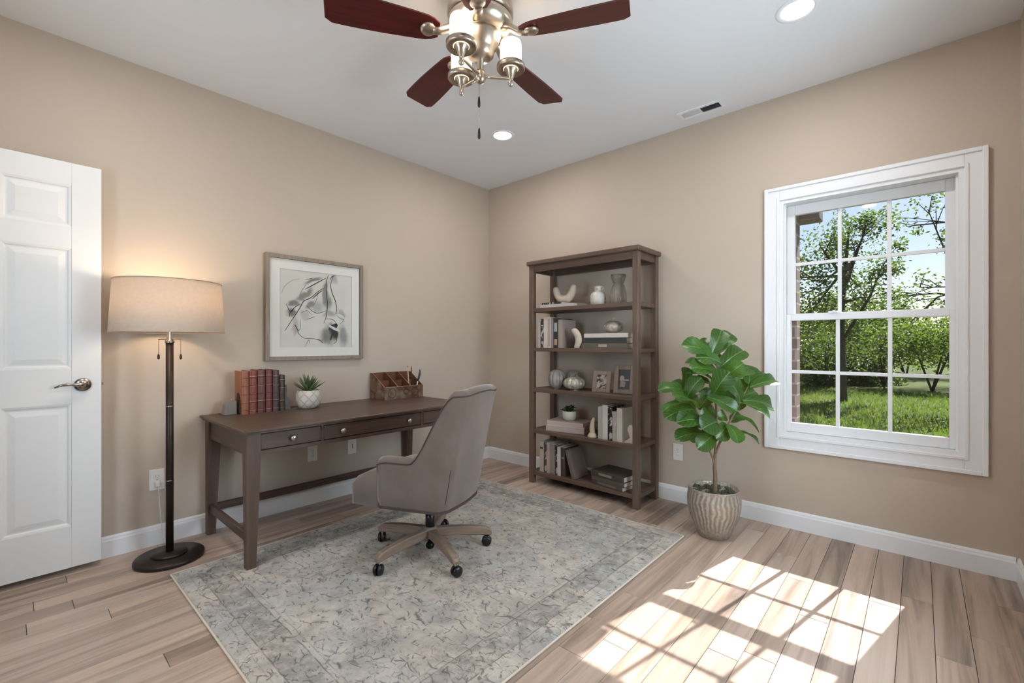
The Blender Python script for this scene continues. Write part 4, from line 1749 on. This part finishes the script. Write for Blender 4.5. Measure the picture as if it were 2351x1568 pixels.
t.b.inputs['Transmission Weight'].default_value = 0.25
t.b.inputs['Alpha'].default_value = 0.75
M['smoky'] = t.m
o = empty('vase', (1.608, -0.235, Z1))
tag(o, 'tall smoky taupe hourglass vase at the right end of the top shelf', 'vase')
MB().lathe([(.056, 0), (.060, .004), (.060, .050), (.056, .100), (.044, .140), (.036, .152), (.044, .170), (.054, .200), (.055, .222), (.050, .222), (.048, .200), (.034, .158), (.001, .150)], seg=32).build('body', M['smoky'], o)

# --- second shelf
G2 = 'upright books on the second shelf'
x = 0.915
for (th, h, d, c, pt, lab, dc) in ((.026, .215, .17, '#B3ABA3', False, 'pale grey book at the left end of the second shelf', None),
                                   (.032, .240, .18, '#3A2C29', True, 'dark patterned book, second from left on the second shelf', None),
                                   (.036, .252, .19, '#CBBDB3', False, 'blush white book, third from left on the second shelf', None),
                                   (.036, .252, .19, '#CDC0B6', False, 'blush white book with a grey stripe, fourth from left on the second shelf', [(.05, .95, '#A79A91')]),
                                   (.024, .248, .19, '#8F8983', False, 'grey book between the white and black books on the second shelf', None),
                                   (.046, .240, .20, '#2D2C2A', False, 'black book with small spine pictures on the second shelf', [(.10, .30, '#B08D76'), (.55, .85, '#9BA09A')]),
                                   (.040, .228, .19, '#9B8D82', False, 'taupe book ending the upright row on the second shelf', None)):
    up_book(x, th, h, d, Z2, c, lab, G2, patt=pt, deco=dc)
    x += th + .0012
o = empty('bookend', (1.292, -0.330, Z2))
tag(o, 'cream bean-shaped bookend leaning at the second shelf books', 'bookend')
pts = smooth_path([(.004, 0, .0), (.022, 0, .045), (.020, 0, .088), (-.002, 0, .122), (-.018, 0, .136)], 5)
rad = [.024 + .004 * math.sin(i * 3.1 / (len(pts) - 1)) for i in range(len(pts))]
m = MB().tube(pts, rad, 16)
m.ball(pts[-1], rad[-1] * .97, rad[-1] * .97, rad[-1] * .8, 14, 8)
m.xf(Matrix.Diagonal((1, .8, 1, 1)))
for i in range(len(m.v)):
    if m.v[i][2] < 0: m.v[i] = (m.v[i][0], m.v[i][1], 0.0)
m.build('body', M['cream'], o)
G3 = 'books lying on the second shelf'
flat_book(1.545, -0.240, 0.395, 0.20, 0.038, Z2 + .0005, 0, '#5E594E', 'olive grey book lying at the bottom of the second shelf stack', G3, deco=(-.12, .06, '#A79D88'))
flat_book(1.550, -0.240, 0.360, 0.19, 0.040, Z2 + .0390, -1, '#393A36', 'black-green book lying in the middle of the second shelf stack', G3)
flat_book(1.556, -0.240, 0.370, 0.20, 0.032, Z2 + .0795, 0, '#C9C1B6', 'cream white book lying on top of the second shelf stack', G3)
t = NT('crackled_silver')
v = t.coord('Object')
n = t.noise(v, 34, 4, .65, .4)
t.base(t.ramp(n, [(0.30, srgb('#8C8175')), (0.60, srgb('#C4BAAA'))]))
t.set(.35, .25)
t.bump(n, .4, .003)
M['silver'] = t.m
t = NT('ribbed_grey_glaze')
v = t.coord('Object')
n = t.noise(v, 12, 3)
t.base(t.ramp(n, [(0.30, srgb('#7C7570')), (0.70, srgb('#A39B94'))]))
t.set(.4, .1)
M['gourd_grey'] = t.m


def gourd(name, loc, r, h, ribs, mat, label, stem=True, power=1.0, depth=.10, cat='ornament'):
    o = empty(name, loc)
    tag(o, label, cat)
    prof = []
    for i in range(15):
        a = math.pi * i / 14
        rr = r * max(.02, math.sin(a)) ** power
        if i == 0: rr = r * .45
        prof.append((rr, h / 2 - h / 2 * math.cos(a)))
    prof[-1] = (r * .06, h * .985)
    MB().lathe(prof, seg=ribs * 6, rfun=lambda a, z: 1 - depth * abs(math.cos(a * ribs / 2)) ** 4).build('body', mat, o)
    if stem:
        MB().tube([(0, 0, h * .96), (0, 0, h + .008), (.003, 0, h + .018), (.010, 0, h + .024), (.014, 0, h + .018)], .0035, 8).build('stem', M['nickel'], o)
    return o


gourd('lidded_jar', (1.565, -0.240, Z2 + .1120), .076, .098, 16, M['silver'], 'squat silver pumpkin-shaped jar on the lying books of the second shelf', depth=.04)
# --- third shelf
gourd('ornament', (1.058, -0.262, Z3), .074, .162, 12, M['gourd_grey'], 'tall grey ribbed gourd ornament on the middle shelf', power=.8, depth=.10)
gourd('ornament', (1.230, -0.262, Z3), .090, .112, 14, M['silver'], 'low silvery pumpkin ornament beside the tall gourd on the middle shelf', depth=.07)
gourd('ornament', (1.115, -0.110, Z3), .066, .150, 12, M['gourd_grey'], 'grey gourd ornament mostly hidden behind the tall gourd on the middle shelf', stem=False, power=.8)


def photo_frame(loc, w, h, rz, tilt, label, printmat):
    o = empty('photo_frame', loc)
    tag(o, label, 'photo frame', 'photo frames on the middle shelf')
    o.rotation_euler = (R(-tilt), 0, R(rz))
    fw2 = w * .22
    for (a, b) in ((-w / 2, -w / 2 + fw2), (w / 2 - fw2, w / 2)):
        MB().box(a, b, -.008, .008, 0, h, .002).build('frame_side', M['frame_photo'], o)
    for (a, b) in ((0, fw2 * .95), (h - fw2 * .95, h)):
        MB().box(-w / 2 + fw2, w / 2 - fw2, -.008, .008, a, b, .002).build('frame_rail', M['frame_photo'], o)
    MB().box(-w / 2 + fw2, w / 2 - fw2, -.001, .003, fw2 * .95, h - fw2 * .95).build('photograph', printmat, o)
    MB().prism([(.008, h * .02), (.008, h * .70), (.012, h * .70), (.066, .022), (.062, .0125)], 0, -w * .12, w * .12).build('easel_back', M['frame_photo'], o)
    return o


M['frame_photo'] = wood('photo_frame_wood', '#7C6A5D', '#9A8676', 'Z', 1.5, .5)


def bw_print(name, scale, bias):
    t = NT(name)
    v = t.coord('Object')
    n = t.noise(v, scale, 4, .6, .6)
    t.base(t.ramp(n, [(bias - .10, srgb('#2A2523')), (bias, srgb('#4E4742')), (bias + .03, srgb('#A59A90')), (bias + .2, srgb('#C2B7AC'))]))
    t.set(.3)
    return t.m


photo_frame((1.478, -0.270, Z3), .148, .165, 6, 10, 'smaller brown photo frame with a black and white print on the middle shelf', bw_print('print_small', 30, .47))
pfm = photo_frame((1.655, -0.245, Z3), .158, .212, 8, 10, 'larger brown photo frame at the right end of the middle shelf', bw_print('print_dark', 3, .62))
m = MB()
m.lathe([(.0005, -.0005), (.018, -.0005)], (0, 0, 0), 18, cap=False)
pm1 = MB().prism([(-.032, .050), (.005, .050), (.010, .090), (-.030, .100)], 1, -.0016, -.001)
pm1.build('print_shape', bookmat('#9D948B'), pfm)
MB().prism([(-.018 + .017 * math.cos(a), .118 + .018 * math.sin(a)) for a in [k * math.pi / 8 for k in range(16)]], 1, -.0018, -.001).build('print_shape', bookmat('#B7ACA2'), pfm)
MB().prism([(-.034, .098), (.034, .098), (.034, .108), (-.034, .108)], 1, -.0017, -.001).build('print_shape', bookmat('#C0B6AC'), pfm)
# --- fourth shelf
G4 = 'books lying on the fourth shelf'
flat_book(1.150, -0.200, 0.345, 0.215, 0.040, Z4 + .0005, 8, '#B7A79F', 'mauve beige book at the bottom of the fourth shelf stack', G4)
flat_book(1.150, -0.200, 0.335, 0.205, 0.016, Z4 + .0410, 9, '#C3B5AA', 'thin cream book in the middle of the fourth shelf stack', G4)
flat_book(1.150, -0.200, 0.330, 0.205, 0.028, Z4 + .0575, 7, '#C0ADA2', 'blush book on top of the fourth shelf stack, carrying a potted plant', G4)
o = empty('potted_plant', (1.150, -0.215, Z4 + .0862))
tag(o, 'small dark green plant in a round white pot on stacked books', 'potted plant')
MB().lathe([(.034, 0), (.044, .003), (.054, .022), (.057, .050), (.056, .074), (.053, .078), (.051, .074), (.052, .062), (.001, .060)], seg=32).build('pot', M['ceramic'], o)
MB().lathe([(.0515, .066), (.001, .070)], seg=20, cap=False).build('soil', M['soil'], o)
rs = random.Random(9)
lm = MB()


def small_leaf():
    def fn(u, v):
        w = math.sin(math.pi * (0.06 + 0.90 * u)) * .42
        return (u, (v - .5) * 2 * w, .25 * u - .35 * u * u + .18 * abs(v - .5))
    return MB().grid(fn, 6, 3)


slm = small_leaf().mesh('leaf')
slm.materials.append(M['shrublet'])
for k in range(26):
    q = bpy.data.objects.new('leaf', slm)
    COL.objects.link(q)
    q.parent = o
    a, el, s = rs.uniform(0, 360), rs.uniform(10, 75), rs.uniform(.034, .052)
    rr = rs.uniform(.0, .036)
    q.location = (rr * math.cos(R(a)), rr * math.sin(R(a)), .070 + rs.uniform(0, .022))
    q.rotation_euler = (Matrix.Rotation(R(a), 4, 'Z') @ Matrix.Rotation(R(-el), 4, 'Y')).to_euler()
    q.scale = (s, s, s)
o = empty('bookend', (1.432, -0.318, Z4))
tag(o, 'upright cream bookend with a rounded foot left of the fourth shelf books', 'bookend')
m = MB().lathe([(.036, 0), (.038, .010), (.030, .026), (.022, .034), (.021, .040)], seg=24)
pts = smooth_path([(0, 0, .036), (-.002, 0, .080), (.004, 0, .120), (.018, 0, .150)], 5)
m.tube(pts, [.021 - .012 * (i / (len(pts) - 1)) ** 2 for i in range(len(pts))], 16)
m.build('body', M['cream'], o)
G5 = 'upright books on the fourth shelf'
x = 1.492
for (th, h, d, c, pt, lab, dc) in ((.034, .245, .18, '#B5AEA6', False, 'pale grey book, first upright on the fourth shelf', None),
                                   (.046, .258, .20, '#D0CAC3', False, 'white book, second upright on the fourth shelf', None),
                                   (.036, .252, .20, '#232122', True, 'black book with white print, third upright on the fourth shelf', None),
                                   (.036, .218, .18, '#AAA39B', True, 'grey patterned book, fourth upright on the fourth shelf', None),
                                   (.044, .245, .21, '#C6C0B8', False, 'large white book, last upright on the fourth shelf', None)):
    up_book(x, th, h, d, Z4, c, lab, G5, patt=pt, deco=dc)
    x += th + .0012
o = empty('bookend', (1.735, -0.300, Z4))
tag(o, 'white slanted bookend at the right end of the fourth shelf', 'bookend')
m = MB()
m.prism([(-.042, 0), (.042, 0), (.042, .060), (.034, .118), (.020, .135), (.004, .128), (-.010, .100), (.012, .040)], 1, -.022, .022)
m.build('body', M['ceramic'], o)
# --- bottom shelf
G6 = 'upright books on the bottom shelf'
x = 0.905
for (th, h, d, c, pt, lab, dc, yf) in ((.026, .235, .20, '#8A8278', False, 'grey book at the left end of the bottom shelf', None, -.30),
                                       (.040, .250, .20, '#B0A798', False, 'cream book with a small black mark on its spine on the bottom shelf', [(.76, .82, '#2B2826')], -.335),
                                       (.030, .245, .20, '#4E433B', True, 'dark patterned book right of the cream book on the bottom shelf', None, -.330),
                                       (.034, .250, .20, '#B0A093', False, 'beige book, fourth from left on the bottom shelf', None, -.335),
                                       (.046, .242, .20, '#8F8079', False, 'mauve taupe book, fifth from left on the bottom shelf', None, -.335),
                                       (.028, .240, .20, '#3B302D', True, 'black patterned book, sixth from left on the bottom shelf', None, -.330),
                                       (.028, .232, .19, '#C7BBB9', False, 'pale lilac white book, seventh from left on the bottom shelf', None, -.338),
                                       (.040, .228, .19, '#4A403C', False, 'dark grey book, last of the upright row on the bottom shelf', [(.62, .68, '#8C8279')], -.330)):
    up_book(x, th, h, d, Z5, c, lab, G6, patt=pt, deco=dc, yf=yf)
    x += th + .0012
up_book(1.262, .034, .232, .19, Z5 + .0005, '#6E6157', 'dark taupe book leaning left against the upright row on the bottom shelf', G6, lean=-17, yf=-.345)
G7 = 'books lying on the bottom shelf'
flat_book(1.585, -0.240, 0.285, 0.21, 0.032, Z5 + .0005, -9, '#4C443C', 'dark brown book at the bottom of the bottom shelf stack', G7, deco=(-.3, .3, '#6B6257'))
flat_book(1.590, -0.240, 0.300, 0.21, 0.034, Z5 + .0330, -8, '#5A4D44', 'plain brown book in the middle of the bottom shelf stack', G7)
flat_book(1.588, -0.240, 0.300, 0.22, 0.038, Z5 + .0675, -8, '#453D36', 'dark book with spine lettering on top of the bottom shelf stack', G7, deco=(-.25, .15, '#86796B'))

# ------------------------------------------------------------------ fiddle-leaf fig
FP = Vector((2.358, -0.432, 0))
fig = empty('fiddle_leaf_fig', FP)
tag(fig, 'tall fiddle-leaf fig with broad glossy green leaves in a textured pot beside the window', 'potted plant')
t = NT('textured_champagne_glaze')
v = t.coord('Object')
sx = t.n('SeparateXYZ'); t.link(v, sx.inputs[0])
ang = t.math('ARCTAN2', sx.outputs[1], sx.outputs[0])
wob = t.noise(v, 9, 3)
ph = t.math('ADD', t.math('MULTIPLY', ang, 34.0), t.math('MULTIPLY', wob, 14.0))
rib = t.math('ADD', t.math('MULTIPLY', t.math('SINE', ph), 0.5), 0.5)
vo = t.n('TexVoronoi'); vo.inputs['Scale'].default_value = 70; t.link(v, vo.inputs['Vector'])
low = t.ramp(sx.outputs[2], [(0.03, 1.0), (0.10, 0.0), (0.268, 0.0), (0.276, 1.0)])
hgt = t.mix(low, rib, vo.outputs['Distance'])
n2 = t.noise(v, 60, 3)
t.base(t.mix(t.math('MULTIPLY', t.ramp(n2, [(.35, 0.0), (.65, 1.0)]), .55), t.ramp(hgt, [(0.05, srgb('#8E8378')), (0.45, srgb('#A9A095')), (0.95, srgb('#BDB5AB'))]), srgb('#8D8071')))
t.set(0.32, 0.25)
t.bump(hgt, 0.6, 0.004)
M['figpot'] = t.m
MB().lathe([(.084, 0), (.090, .004), (.108, .045), (.132, .105), (.149, .170), (.153, .215), (.149, .255), (.142, .280), (.145, .287), (.142, .291), (.136, .288), (.136, .265), (.001, .262)], seg=72).build('pot', M['figpot'], fig)
# moss: small lumps
m = MB()
rs = random.Random(5)
for k in range(150):
    a, r_ = rs.uniform(0, 6.283), .128 * math.sqrt(rs.random())
    s = rs.uniform(.006, .013)
    m.ball((r_ * math.cos(a), r_ * math.sin(a), .264 + s * .3), s, s, s * .8, 6, 4)
o = m.build('moss', M['soil'], fig)
o['kind'] = 'stuff'
t = NT('fig_leaf_green_veined')
v = t.coord('Object')
oi = t.n('ObjectInfo')
sx = t.n('SeparateXYZ'); t.link(v, sx.inputs[0])
n = t.noise(v, 2.5, 3)
c = t.mix(n, srgb('#2B501C'), srgb('#4F7A2C'))
c = t.mix(t.ramp(oi.outputs['Random'], [(0.0, 0.0), (1.0, 0.75)]), c, srgb('#1C371C'))
ay = t.math('ABSOLUTE', sx.outputs[1])
vein = t.math('SUBTRACT', 1.0, t.math('DIVIDE', ay, 0.022), clamp=True)
sv = t.math('SINE', t.math('ADD', t.math('MULTIPLY', sx.outputs[0], 42.0), t.math('MULTIPLY', ay, -34.0)))
side = t.math('MULTIPLY', t.math('GREATER_THAN', sv, 0.93), 0.35)
c = t.mix(t.math('MAXIMUM', vein, side), c, srgb('#86AE62'))
t.base(c)
t.set(0.30)
tr = t.n('BsdfTranslucent')
t.link(t.mix(0.55, c, srgb('#A6CC3C')), tr.inputs[0])
ms = t.n('MixShader'); ms.inputs[0].default_value = 0.28
t.link(t.b.outputs[0], ms.inputs[1]); t.link(tr.outputs[0], ms.inputs[2]); t.link(ms.outputs[0], t.out.inputs[0])
t.bump(t.math('MAXIMUM', vein, side), -0.25, 0.02)
M['fig_leaf'] = t.m


def fig_leaf_mesh(seed):
    q = random.Random(seed)
    p1, p2 = q.uniform(0, 6), q.uniform(0, 6)
    us = [0, .08, .2, .34, .48, .62, .76, .88, .96, 1.0]
    ws = [.05, .24, .34, .36, .40, .47, .50, .44, .27, .06]

    def fn(u, v):
        i = min(len(us) - 1, round(u * (len(us) - 1)))
        x, w = us[i], ws[i]
        y = (v - .5) * 2 * w
        wave = .030 * math.sin(9 * x + p1 + (2 if v > .5 else 0)) * abs(v - .5) * 2
        return (x, y, .16 * math.sin(x * 2.6) - .17 * x * x + .20 * abs(y) + wave)
    m = MB().grid(fn, 10, 7)
    me = m.mesh('leaf', False)
    me.materials.append(M['fig_leaf'])
    return me


LM = [fig_leaf_mesh(k) for k in range(4)]
DEP = 2.735
rs = random.Random(21)


def fp(cx, cy, d):
    return at(1500 + cx / 3.017, 740 + cy / 3.017, d)


# leaves: base and tip (in a 905-wide view of the plant), width ratio, depth offsets at base and tip, how far the blade faces up
LEAVES = [((405, 215), (470, 62), .62, 0, .03, .1), ((440, 190), (538, 82), .62, .03, .06, .2), ((402, 190), (332, 118), .55, .06, .10, .3), ((402, 218), (222, 160), .55, -.02, -.06, .45),
          ((430, 222), (535, 202), .40, .04, .16, .9), ((465, 282), (318, 240), .60, -.02, -.08, .5), ((445, 345), (242, 272), .42, .02, .04, .7), ((442, 362), (276, 312), .52, -.02, -.10, .6),
          ((440, 335), (615, 195), .46, .02, .08, .4), ((515, 375), (612, 290), .75, -.05, -.12, .3), ((520, 392), (645, 310), .72, .00, .06, .35), ((415, 405), (236, 345), .42, .03, .02, .8),
          ((420, 492), (518, 355), .75, -.08, -.16, .25), ((215, 465), (228, 318), .42, .0, .05, .2), ((222, 472), (50, 462), .48, -.02, -.05, .5), ((222, 470), (142, 405), .62, .06, .12, .4),
          ((228, 522), (322, 392), .62, -.04, -.08, .3), ((300, 592), (160, 505), .62, -.03, -.12, .45), ((190, 555), (70, 610), .45, -.08, -.10, .7), ((290, 605), (100, 650), .62, .0, -.06, .5),
          ((412, 452), (318, 398), .60, .02, -.04, .5), ((340, 692), (186, 682), .50, -.02, -.12, .6), ((335, 730), (216, 688), .58, .05, .06, .5), ((440, 665), (345, 665), .95, .02, -.05, .2),
          ((440, 660), (498, 640), 1.2, .05, .05, .2), ((312, 602), (395, 478), .62, .0, -.03, .35), ((372, 515), (566, 602), .46, -.06, -.16, .55), ((600, 556), (522, 402), .60, -.06, -.10, .25),
          ((560, 470), (600, 600), .62, .04, .02, .2), ((660, 440), (650, 298), .70, .02, .10, .2), ((668, 450), (850, 402), .36, .0, .06, .5), ((700, 440), (722, 330), .55, .05, .14, .3),
          ((622, 540), (820, 578), .44, -.02, .02, .6), ((618, 558), (803, 652), .46, -.05, -.08, .5), ((600, 525), (705, 478), .62, .03, .06, .45), ((560, 642), (728, 752), .24, -.03, -.06, .8),
          ((590, 758), (727, 832), .34, .0, -.02, .7), ((515, 708), (585, 822), .85, -.06, -.14, .2), ((512, 706), (446, 795), .75, -.04, -.10, .25), ((440, 690), (352, 728), .80, -.05, -.14, .5),
          ((352, 770), (168, 800), .48, .0, -.05, .55), ((382, 762), (262, 812), .52, .04, .06, .5), ((422, 772), (318, 862), .62, -.03, -.10, .4), ((640, 500), (598, 398), .62, .04, .08, .3),
          ((430, 760), (395, 690), .70, .06, .10, .3), ((330, 600), (430, 600), .62, .08, .12, .5),
          ((420, 440), (520, 430), .75, .06, .12, .3), ((425, 520), (330, 470), .70, .08, .14, .3), ((450, 560), (545, 500), .70, .07, .12, .3), ((300, 500), (250, 590), .62, .06, .10, .3),
          ((530, 690), (610, 640), .60, .04, .10, .5), ((430, 300), (505, 250), .60, .06, .14, .4), ((560, 470), (480, 560), .62, -.02, -.08, .4), ((262, 540), (150, 560), .55, .05, .08, .6)]
BR = {'left': [((425, 1000), 0), ((408, 930), 0), ((375, 858), -.01), ((340, 735), -.02), ((312, 640), -.02), ((262, 540), -.02), ((222, 472), -.01)],
      'mid': [((428, 905), 0), ((430, 770), .01), ((438, 660), .0), ((430, 560), -.02), ((415, 450), -.01), ((440, 340), .0), ((415, 218), .0)],
      'right': [((432, 905), 0), ((468, 815), .0), ((520, 705), -.03), ((562, 635), -.03), ((605, 545), -.02), ((655, 445), .01)]}
bp = {k: [fp(*p, DEP + d) for p, d in v] for k, v in BR.items()}
tb_ = [FP + Vector((0, 0, .262)), fp(428, 1060, DEP), fp(424, 1000, DEP), fp(429, 905, DEP)]
tb_[0] = Vector((tb_[1].x, tb_[1].y, .262))
MB().tube([p - FP for p in smooth_path([tuple(q) for q in tb_], 4) for p in [Vector(p)]], [.0135, .0130, .0125, .012, .0115, .0112, .011, .0108, .0105, .010, .0095, .009, .009], 10).build('trunk', M['bark'], fig)
segs = []
for k, P in bp.items():
    sp_ = [Vector(q) for q in smooth_path([tuple(q) for q in P], 4)]
    n = len(sp_)
    MB().tube([p - FP for p in sp_], [.0075 - .005 * i / (n - 1) for i in range(n)], 8).build('branch', M['bark'], fig)
    segs += sp_
M['petiole'] = plain('fig_petiole', '#6E8A48', 0.5)
for i, (b, tip, wr, d0, d1, upw) in enumerate(LEAVES):
    wr *= 1.10
    B, Tp = fp(*b, DEP + d0), fp(*tip, DEP + d1)
    X = Tp - B
    ln = X.length * 1.08
    X.normalize()
    nrm = Vector((0, 0, 1)) * upw + (-FWD) * (1.05 - upw) + Vector((rs.uniform(-.3, .3), rs.uniform(-.3, .3), rs.uniform(-.1, .25)))
    Y = nrm.cross(X).normalized()
    Zv = X.cross(Y).normalized()
    wdt = ln * wr
    lf = bpy.data.objects.new('leaf', LM[i % 4])
    COL.objects.link(lf)
    lf.parent = fig
    mm = Matrix((X, Y, Zv)).transposed().to_4x4()
    mm = Matrix.Translation(B - FP) @ mm @ Matrix.Diagonal((ln, wdt, ln * .8, 1))
    lf.matrix_local = mm
    near = min(segs, key=lambda s: (s - B).length)
    if (near - B).length > .012:
        mid = (near + B) / 2 + Vector((0, 0, .006))
        MB().tube([near - FP, mid - FP, B + X * .01 - FP], [.0028, .0024, .002], 6).build('petiole', M['petiole'], fig)

# ------------------------------------------------------------------ outdoors
GZ = -0.35
t = NT('lawn_grass')
v = t.coord('Object')
n1 = t.noise(v, .5, 4)
n2 = t.noise(v, 14, 4, .7)
t.base(t.mix(t.math('MULTIPLY', n2, .6), t.ramp(n1, [(0.35, srgb('#4C5A28')), (0.65, srgb('#626D34'))]), srgb('#3A4926')))
t.set(.9, spec=.1)
t.bump(n2, .6, .05)
M['lawn'] = t.m
o = MB().box(-30, 30, .26, 60, GZ - .1, GZ).build('ground_lawn', M['lawn'])
tag(o, None, None, None, 'structure')
rs = random.Random(3)
m = MB()
for k in range(14000):
    y = 4.5 + 11 * rs.random() ** 1.3
    hw = 1.6 + .22 * y
    xx = 2.55 - .08 * y + rs.uniform(-hw, hw) * .75
    a = rs.uniform(0, 6.283)
    h, w = rs.uniform(.05, .11), rs.uniform(.008, .016)
    lx, ly = rs.uniform(-.04, .04), rs.uniform(-.04, .04)
    m.add([(xx - w * math.cos(a), y - w * math.sin(a), GZ), (xx + w * math.cos(a), y + w * math.sin(a), GZ), (xx + lx, y + ly, GZ + h)], [(0, 1, 2)])
M['blade_grass'] = leafmat('grass_blade', '#4B5A28', '#616B33', .6, .35)
o = m.build('grass', M['blade_grass'], None, fix=False)
tag(o, 'short sunlit green lawn grass outside the window', 'grass', None, 'stuff')
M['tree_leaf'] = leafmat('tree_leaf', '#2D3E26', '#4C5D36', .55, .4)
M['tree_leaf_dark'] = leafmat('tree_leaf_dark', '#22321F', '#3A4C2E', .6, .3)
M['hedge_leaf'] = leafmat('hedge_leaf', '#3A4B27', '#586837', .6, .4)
M['tree_bark'] = plain('tree_bark', '#4E463E', .9, vary=.3, scale=14, bump=.5)


def leaf_cloud(m, c, rad, n, size, q, flat=1.0):
    for _ in range(n):
        d = Vector((q.gauss(0, 1), q.gauss(0, 1), q.gauss(0, 1)))
        d.normalize()
        r_ = rad * q.random() ** .45
        p = Vector(c) + Vector((d.x * r_, d.y * r_, d.z * r_ * flat))
        a = Vector((q.gauss(0, 1), q.gauss(0, 1), q.gauss(0, .6))).normalized()
        b = a.orthogonal().normalized()
        b = (Matrix.Rotation(q.uniform(0, 6.28), 3, a) @ b)
        s = size * q.uniform(.6, 1.3)
        m.add([p, p + a * s * .5 + b * s * .28, p + a * s, p + a * s * .5 - b * s * .28], [(0, 1, 2, 3)])


def tree(name, label, base, top, crowns, n, size, mat, seed, trunk_r):
    q = random.Random(seed)
    base, top = Vector(base), Vector(top)
    o = empty(name, base)
    tag(o, label, 'tree')
    m = MB()
    mid = base.lerp(top, .5) + Vector((q.uniform(-.15, .15), q.uniform(-.15, .15), 0))
    pts = [base, base.lerp(mid, .5), mid, mid.lerp(top, .5), top]
    m.tube([p - base for p in pts], [trunk_r, trunk_r * .8, trunk_r * .6, trunk_r * .4, trunk_r * .15], 8)
    f = MB()
    for (c, rad) in crowns:
        c = Vector(c)
        st = base.lerp(top, q.uniform(.35, .8))
        k1 = st.lerp(c, .5) + Vector((q.uniform(-.2, .2), q.uniform(-.2, .2), q.uniform(0, .25)))
        m.tube([st - base, k1 - base, c - base], [trunk_r * .35, trunk_r * .22, trunk_r * .08], 6)
        for _ in range(5):
            e = c + Vector((q.uniform(-1, 1), q.uniform(-1, 1), q.uniform(-.8, .9))) * rad
            w = k1.lerp(c, q.random())
            m.tube([w - base, w.lerp(e, .5) + Vector((0, 0, q.uniform(-.08, .12))) - base, e - base], [trunk_r * .12, trunk_r * .08, trunk_r * .03], 5)
            leaf_cloud(f, e - base, rad * .45, n // 8, size, q)
        leaf_cloud(f, c - base, rad, n // 3, size, q, .8)
    m.build('trunk', M['tree_bark'], o)
    g = f.build('foliage', mat, o, fix=False)
    g['kind'] = 'stuff'
    return o


def ground_at(px, depth):
    p = at(px, 800, depth)
    p.z = GZ
    return p


tree('tree', 'leafy tree with dark branches outside the left and middle window panes', ground_at(1932, 12.0), at(1950, 520, 12.0),
     [(at(x, y, d), r_) for x, y, d, r_ in ((1880, 560, 12, .65), (1960, 560, 12.3, .75), (1890, 650, 11.6, .75), (1990, 520, 12.4, .55), (1970, 660, 12.4, .75), (1860, 720, 12, .6), (2010, 700, 12.6, .6), (1930, 740, 12.4, .6), (1800, 640, 12, .8), (2030, 600, 12.2, .5))],
     900, .085, M['tree_leaf'], 1, .13)
tree('tree', 'sparse thin-leaved tree against the pale sky in the right window panes', ground_at(2300, 10.5), at(2240, 440, 10.5),
     [(at(x, y, d), r_) for x, y, d, r_ in ((2130, 480, 10.5, .40), (2080, 520, 10.8, .35), (2110, 660, 10.5, .45), (2160, 690, 10.8, .45), (2060, 680, 11, .45), (2230, 560, 10.5, .6), (2090, 740, 11, .5), (2170, 545, 10.5, .3))],
     130, .085, M['tree_leaf'], 2, .10)
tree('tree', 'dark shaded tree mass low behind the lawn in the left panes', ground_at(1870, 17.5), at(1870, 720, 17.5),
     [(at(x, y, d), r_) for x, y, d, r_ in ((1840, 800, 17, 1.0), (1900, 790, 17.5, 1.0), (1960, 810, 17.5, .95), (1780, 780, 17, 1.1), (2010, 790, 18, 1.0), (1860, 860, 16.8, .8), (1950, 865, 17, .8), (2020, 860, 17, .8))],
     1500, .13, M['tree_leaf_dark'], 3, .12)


def bush(label, c, rx, rz, n, size, mat, seed):
    q = random.Random(seed)
    c = Vector(c)
    o = empty('bush', c)
    tag(o, label, 'bush')
    f = MB()
    for _ in range(9):
        p = Vector((q.uniform(-1, 1) * rx, q.uniform(-.5, .5) * rx, rz * q.uniform(.35, .95)))
        leaf_cloud(f, p, rx * .55, n // 9, size, q, .9)
    f.v = [(a, b, max(0.0, c_)) for (a, b, c_) in f.v]
    m = MB()
    for _ in range(5):
        a = q.uniform(0, 6.28)
        m.tube([(0, 0, 0), (rx * .3 * math.cos(a), rx * .3 * math.sin(a), rz * .5), (rx * .6 * math.cos(a), rx * .5 * math.sin(a), rz * .9)], [.04, .025, .01], 6)
    m.build('stems', M['tree_bark'], o)['kind'] = 'stuff'
    f.build('foliage', mat, o, fix=False)['kind'] = 'stuff'


bush('bright light green bush at the lawn edge in the right window panes', ground_at(2140, 14.5), 1.3, 2.3, 4500, .09, M['hedge_leaf'], 4)
bush('mid green bush behind the lawn in the middle window panes', ground_at(2030, 16.2), 1.3, 2.2, 3600, .10, M['hedge_leaf'], 5)
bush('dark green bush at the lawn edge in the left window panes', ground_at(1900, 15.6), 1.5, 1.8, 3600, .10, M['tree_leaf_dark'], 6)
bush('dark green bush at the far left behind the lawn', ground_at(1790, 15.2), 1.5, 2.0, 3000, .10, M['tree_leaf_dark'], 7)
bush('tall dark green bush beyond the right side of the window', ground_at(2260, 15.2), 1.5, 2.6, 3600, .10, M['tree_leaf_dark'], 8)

rs = random.Random(31)
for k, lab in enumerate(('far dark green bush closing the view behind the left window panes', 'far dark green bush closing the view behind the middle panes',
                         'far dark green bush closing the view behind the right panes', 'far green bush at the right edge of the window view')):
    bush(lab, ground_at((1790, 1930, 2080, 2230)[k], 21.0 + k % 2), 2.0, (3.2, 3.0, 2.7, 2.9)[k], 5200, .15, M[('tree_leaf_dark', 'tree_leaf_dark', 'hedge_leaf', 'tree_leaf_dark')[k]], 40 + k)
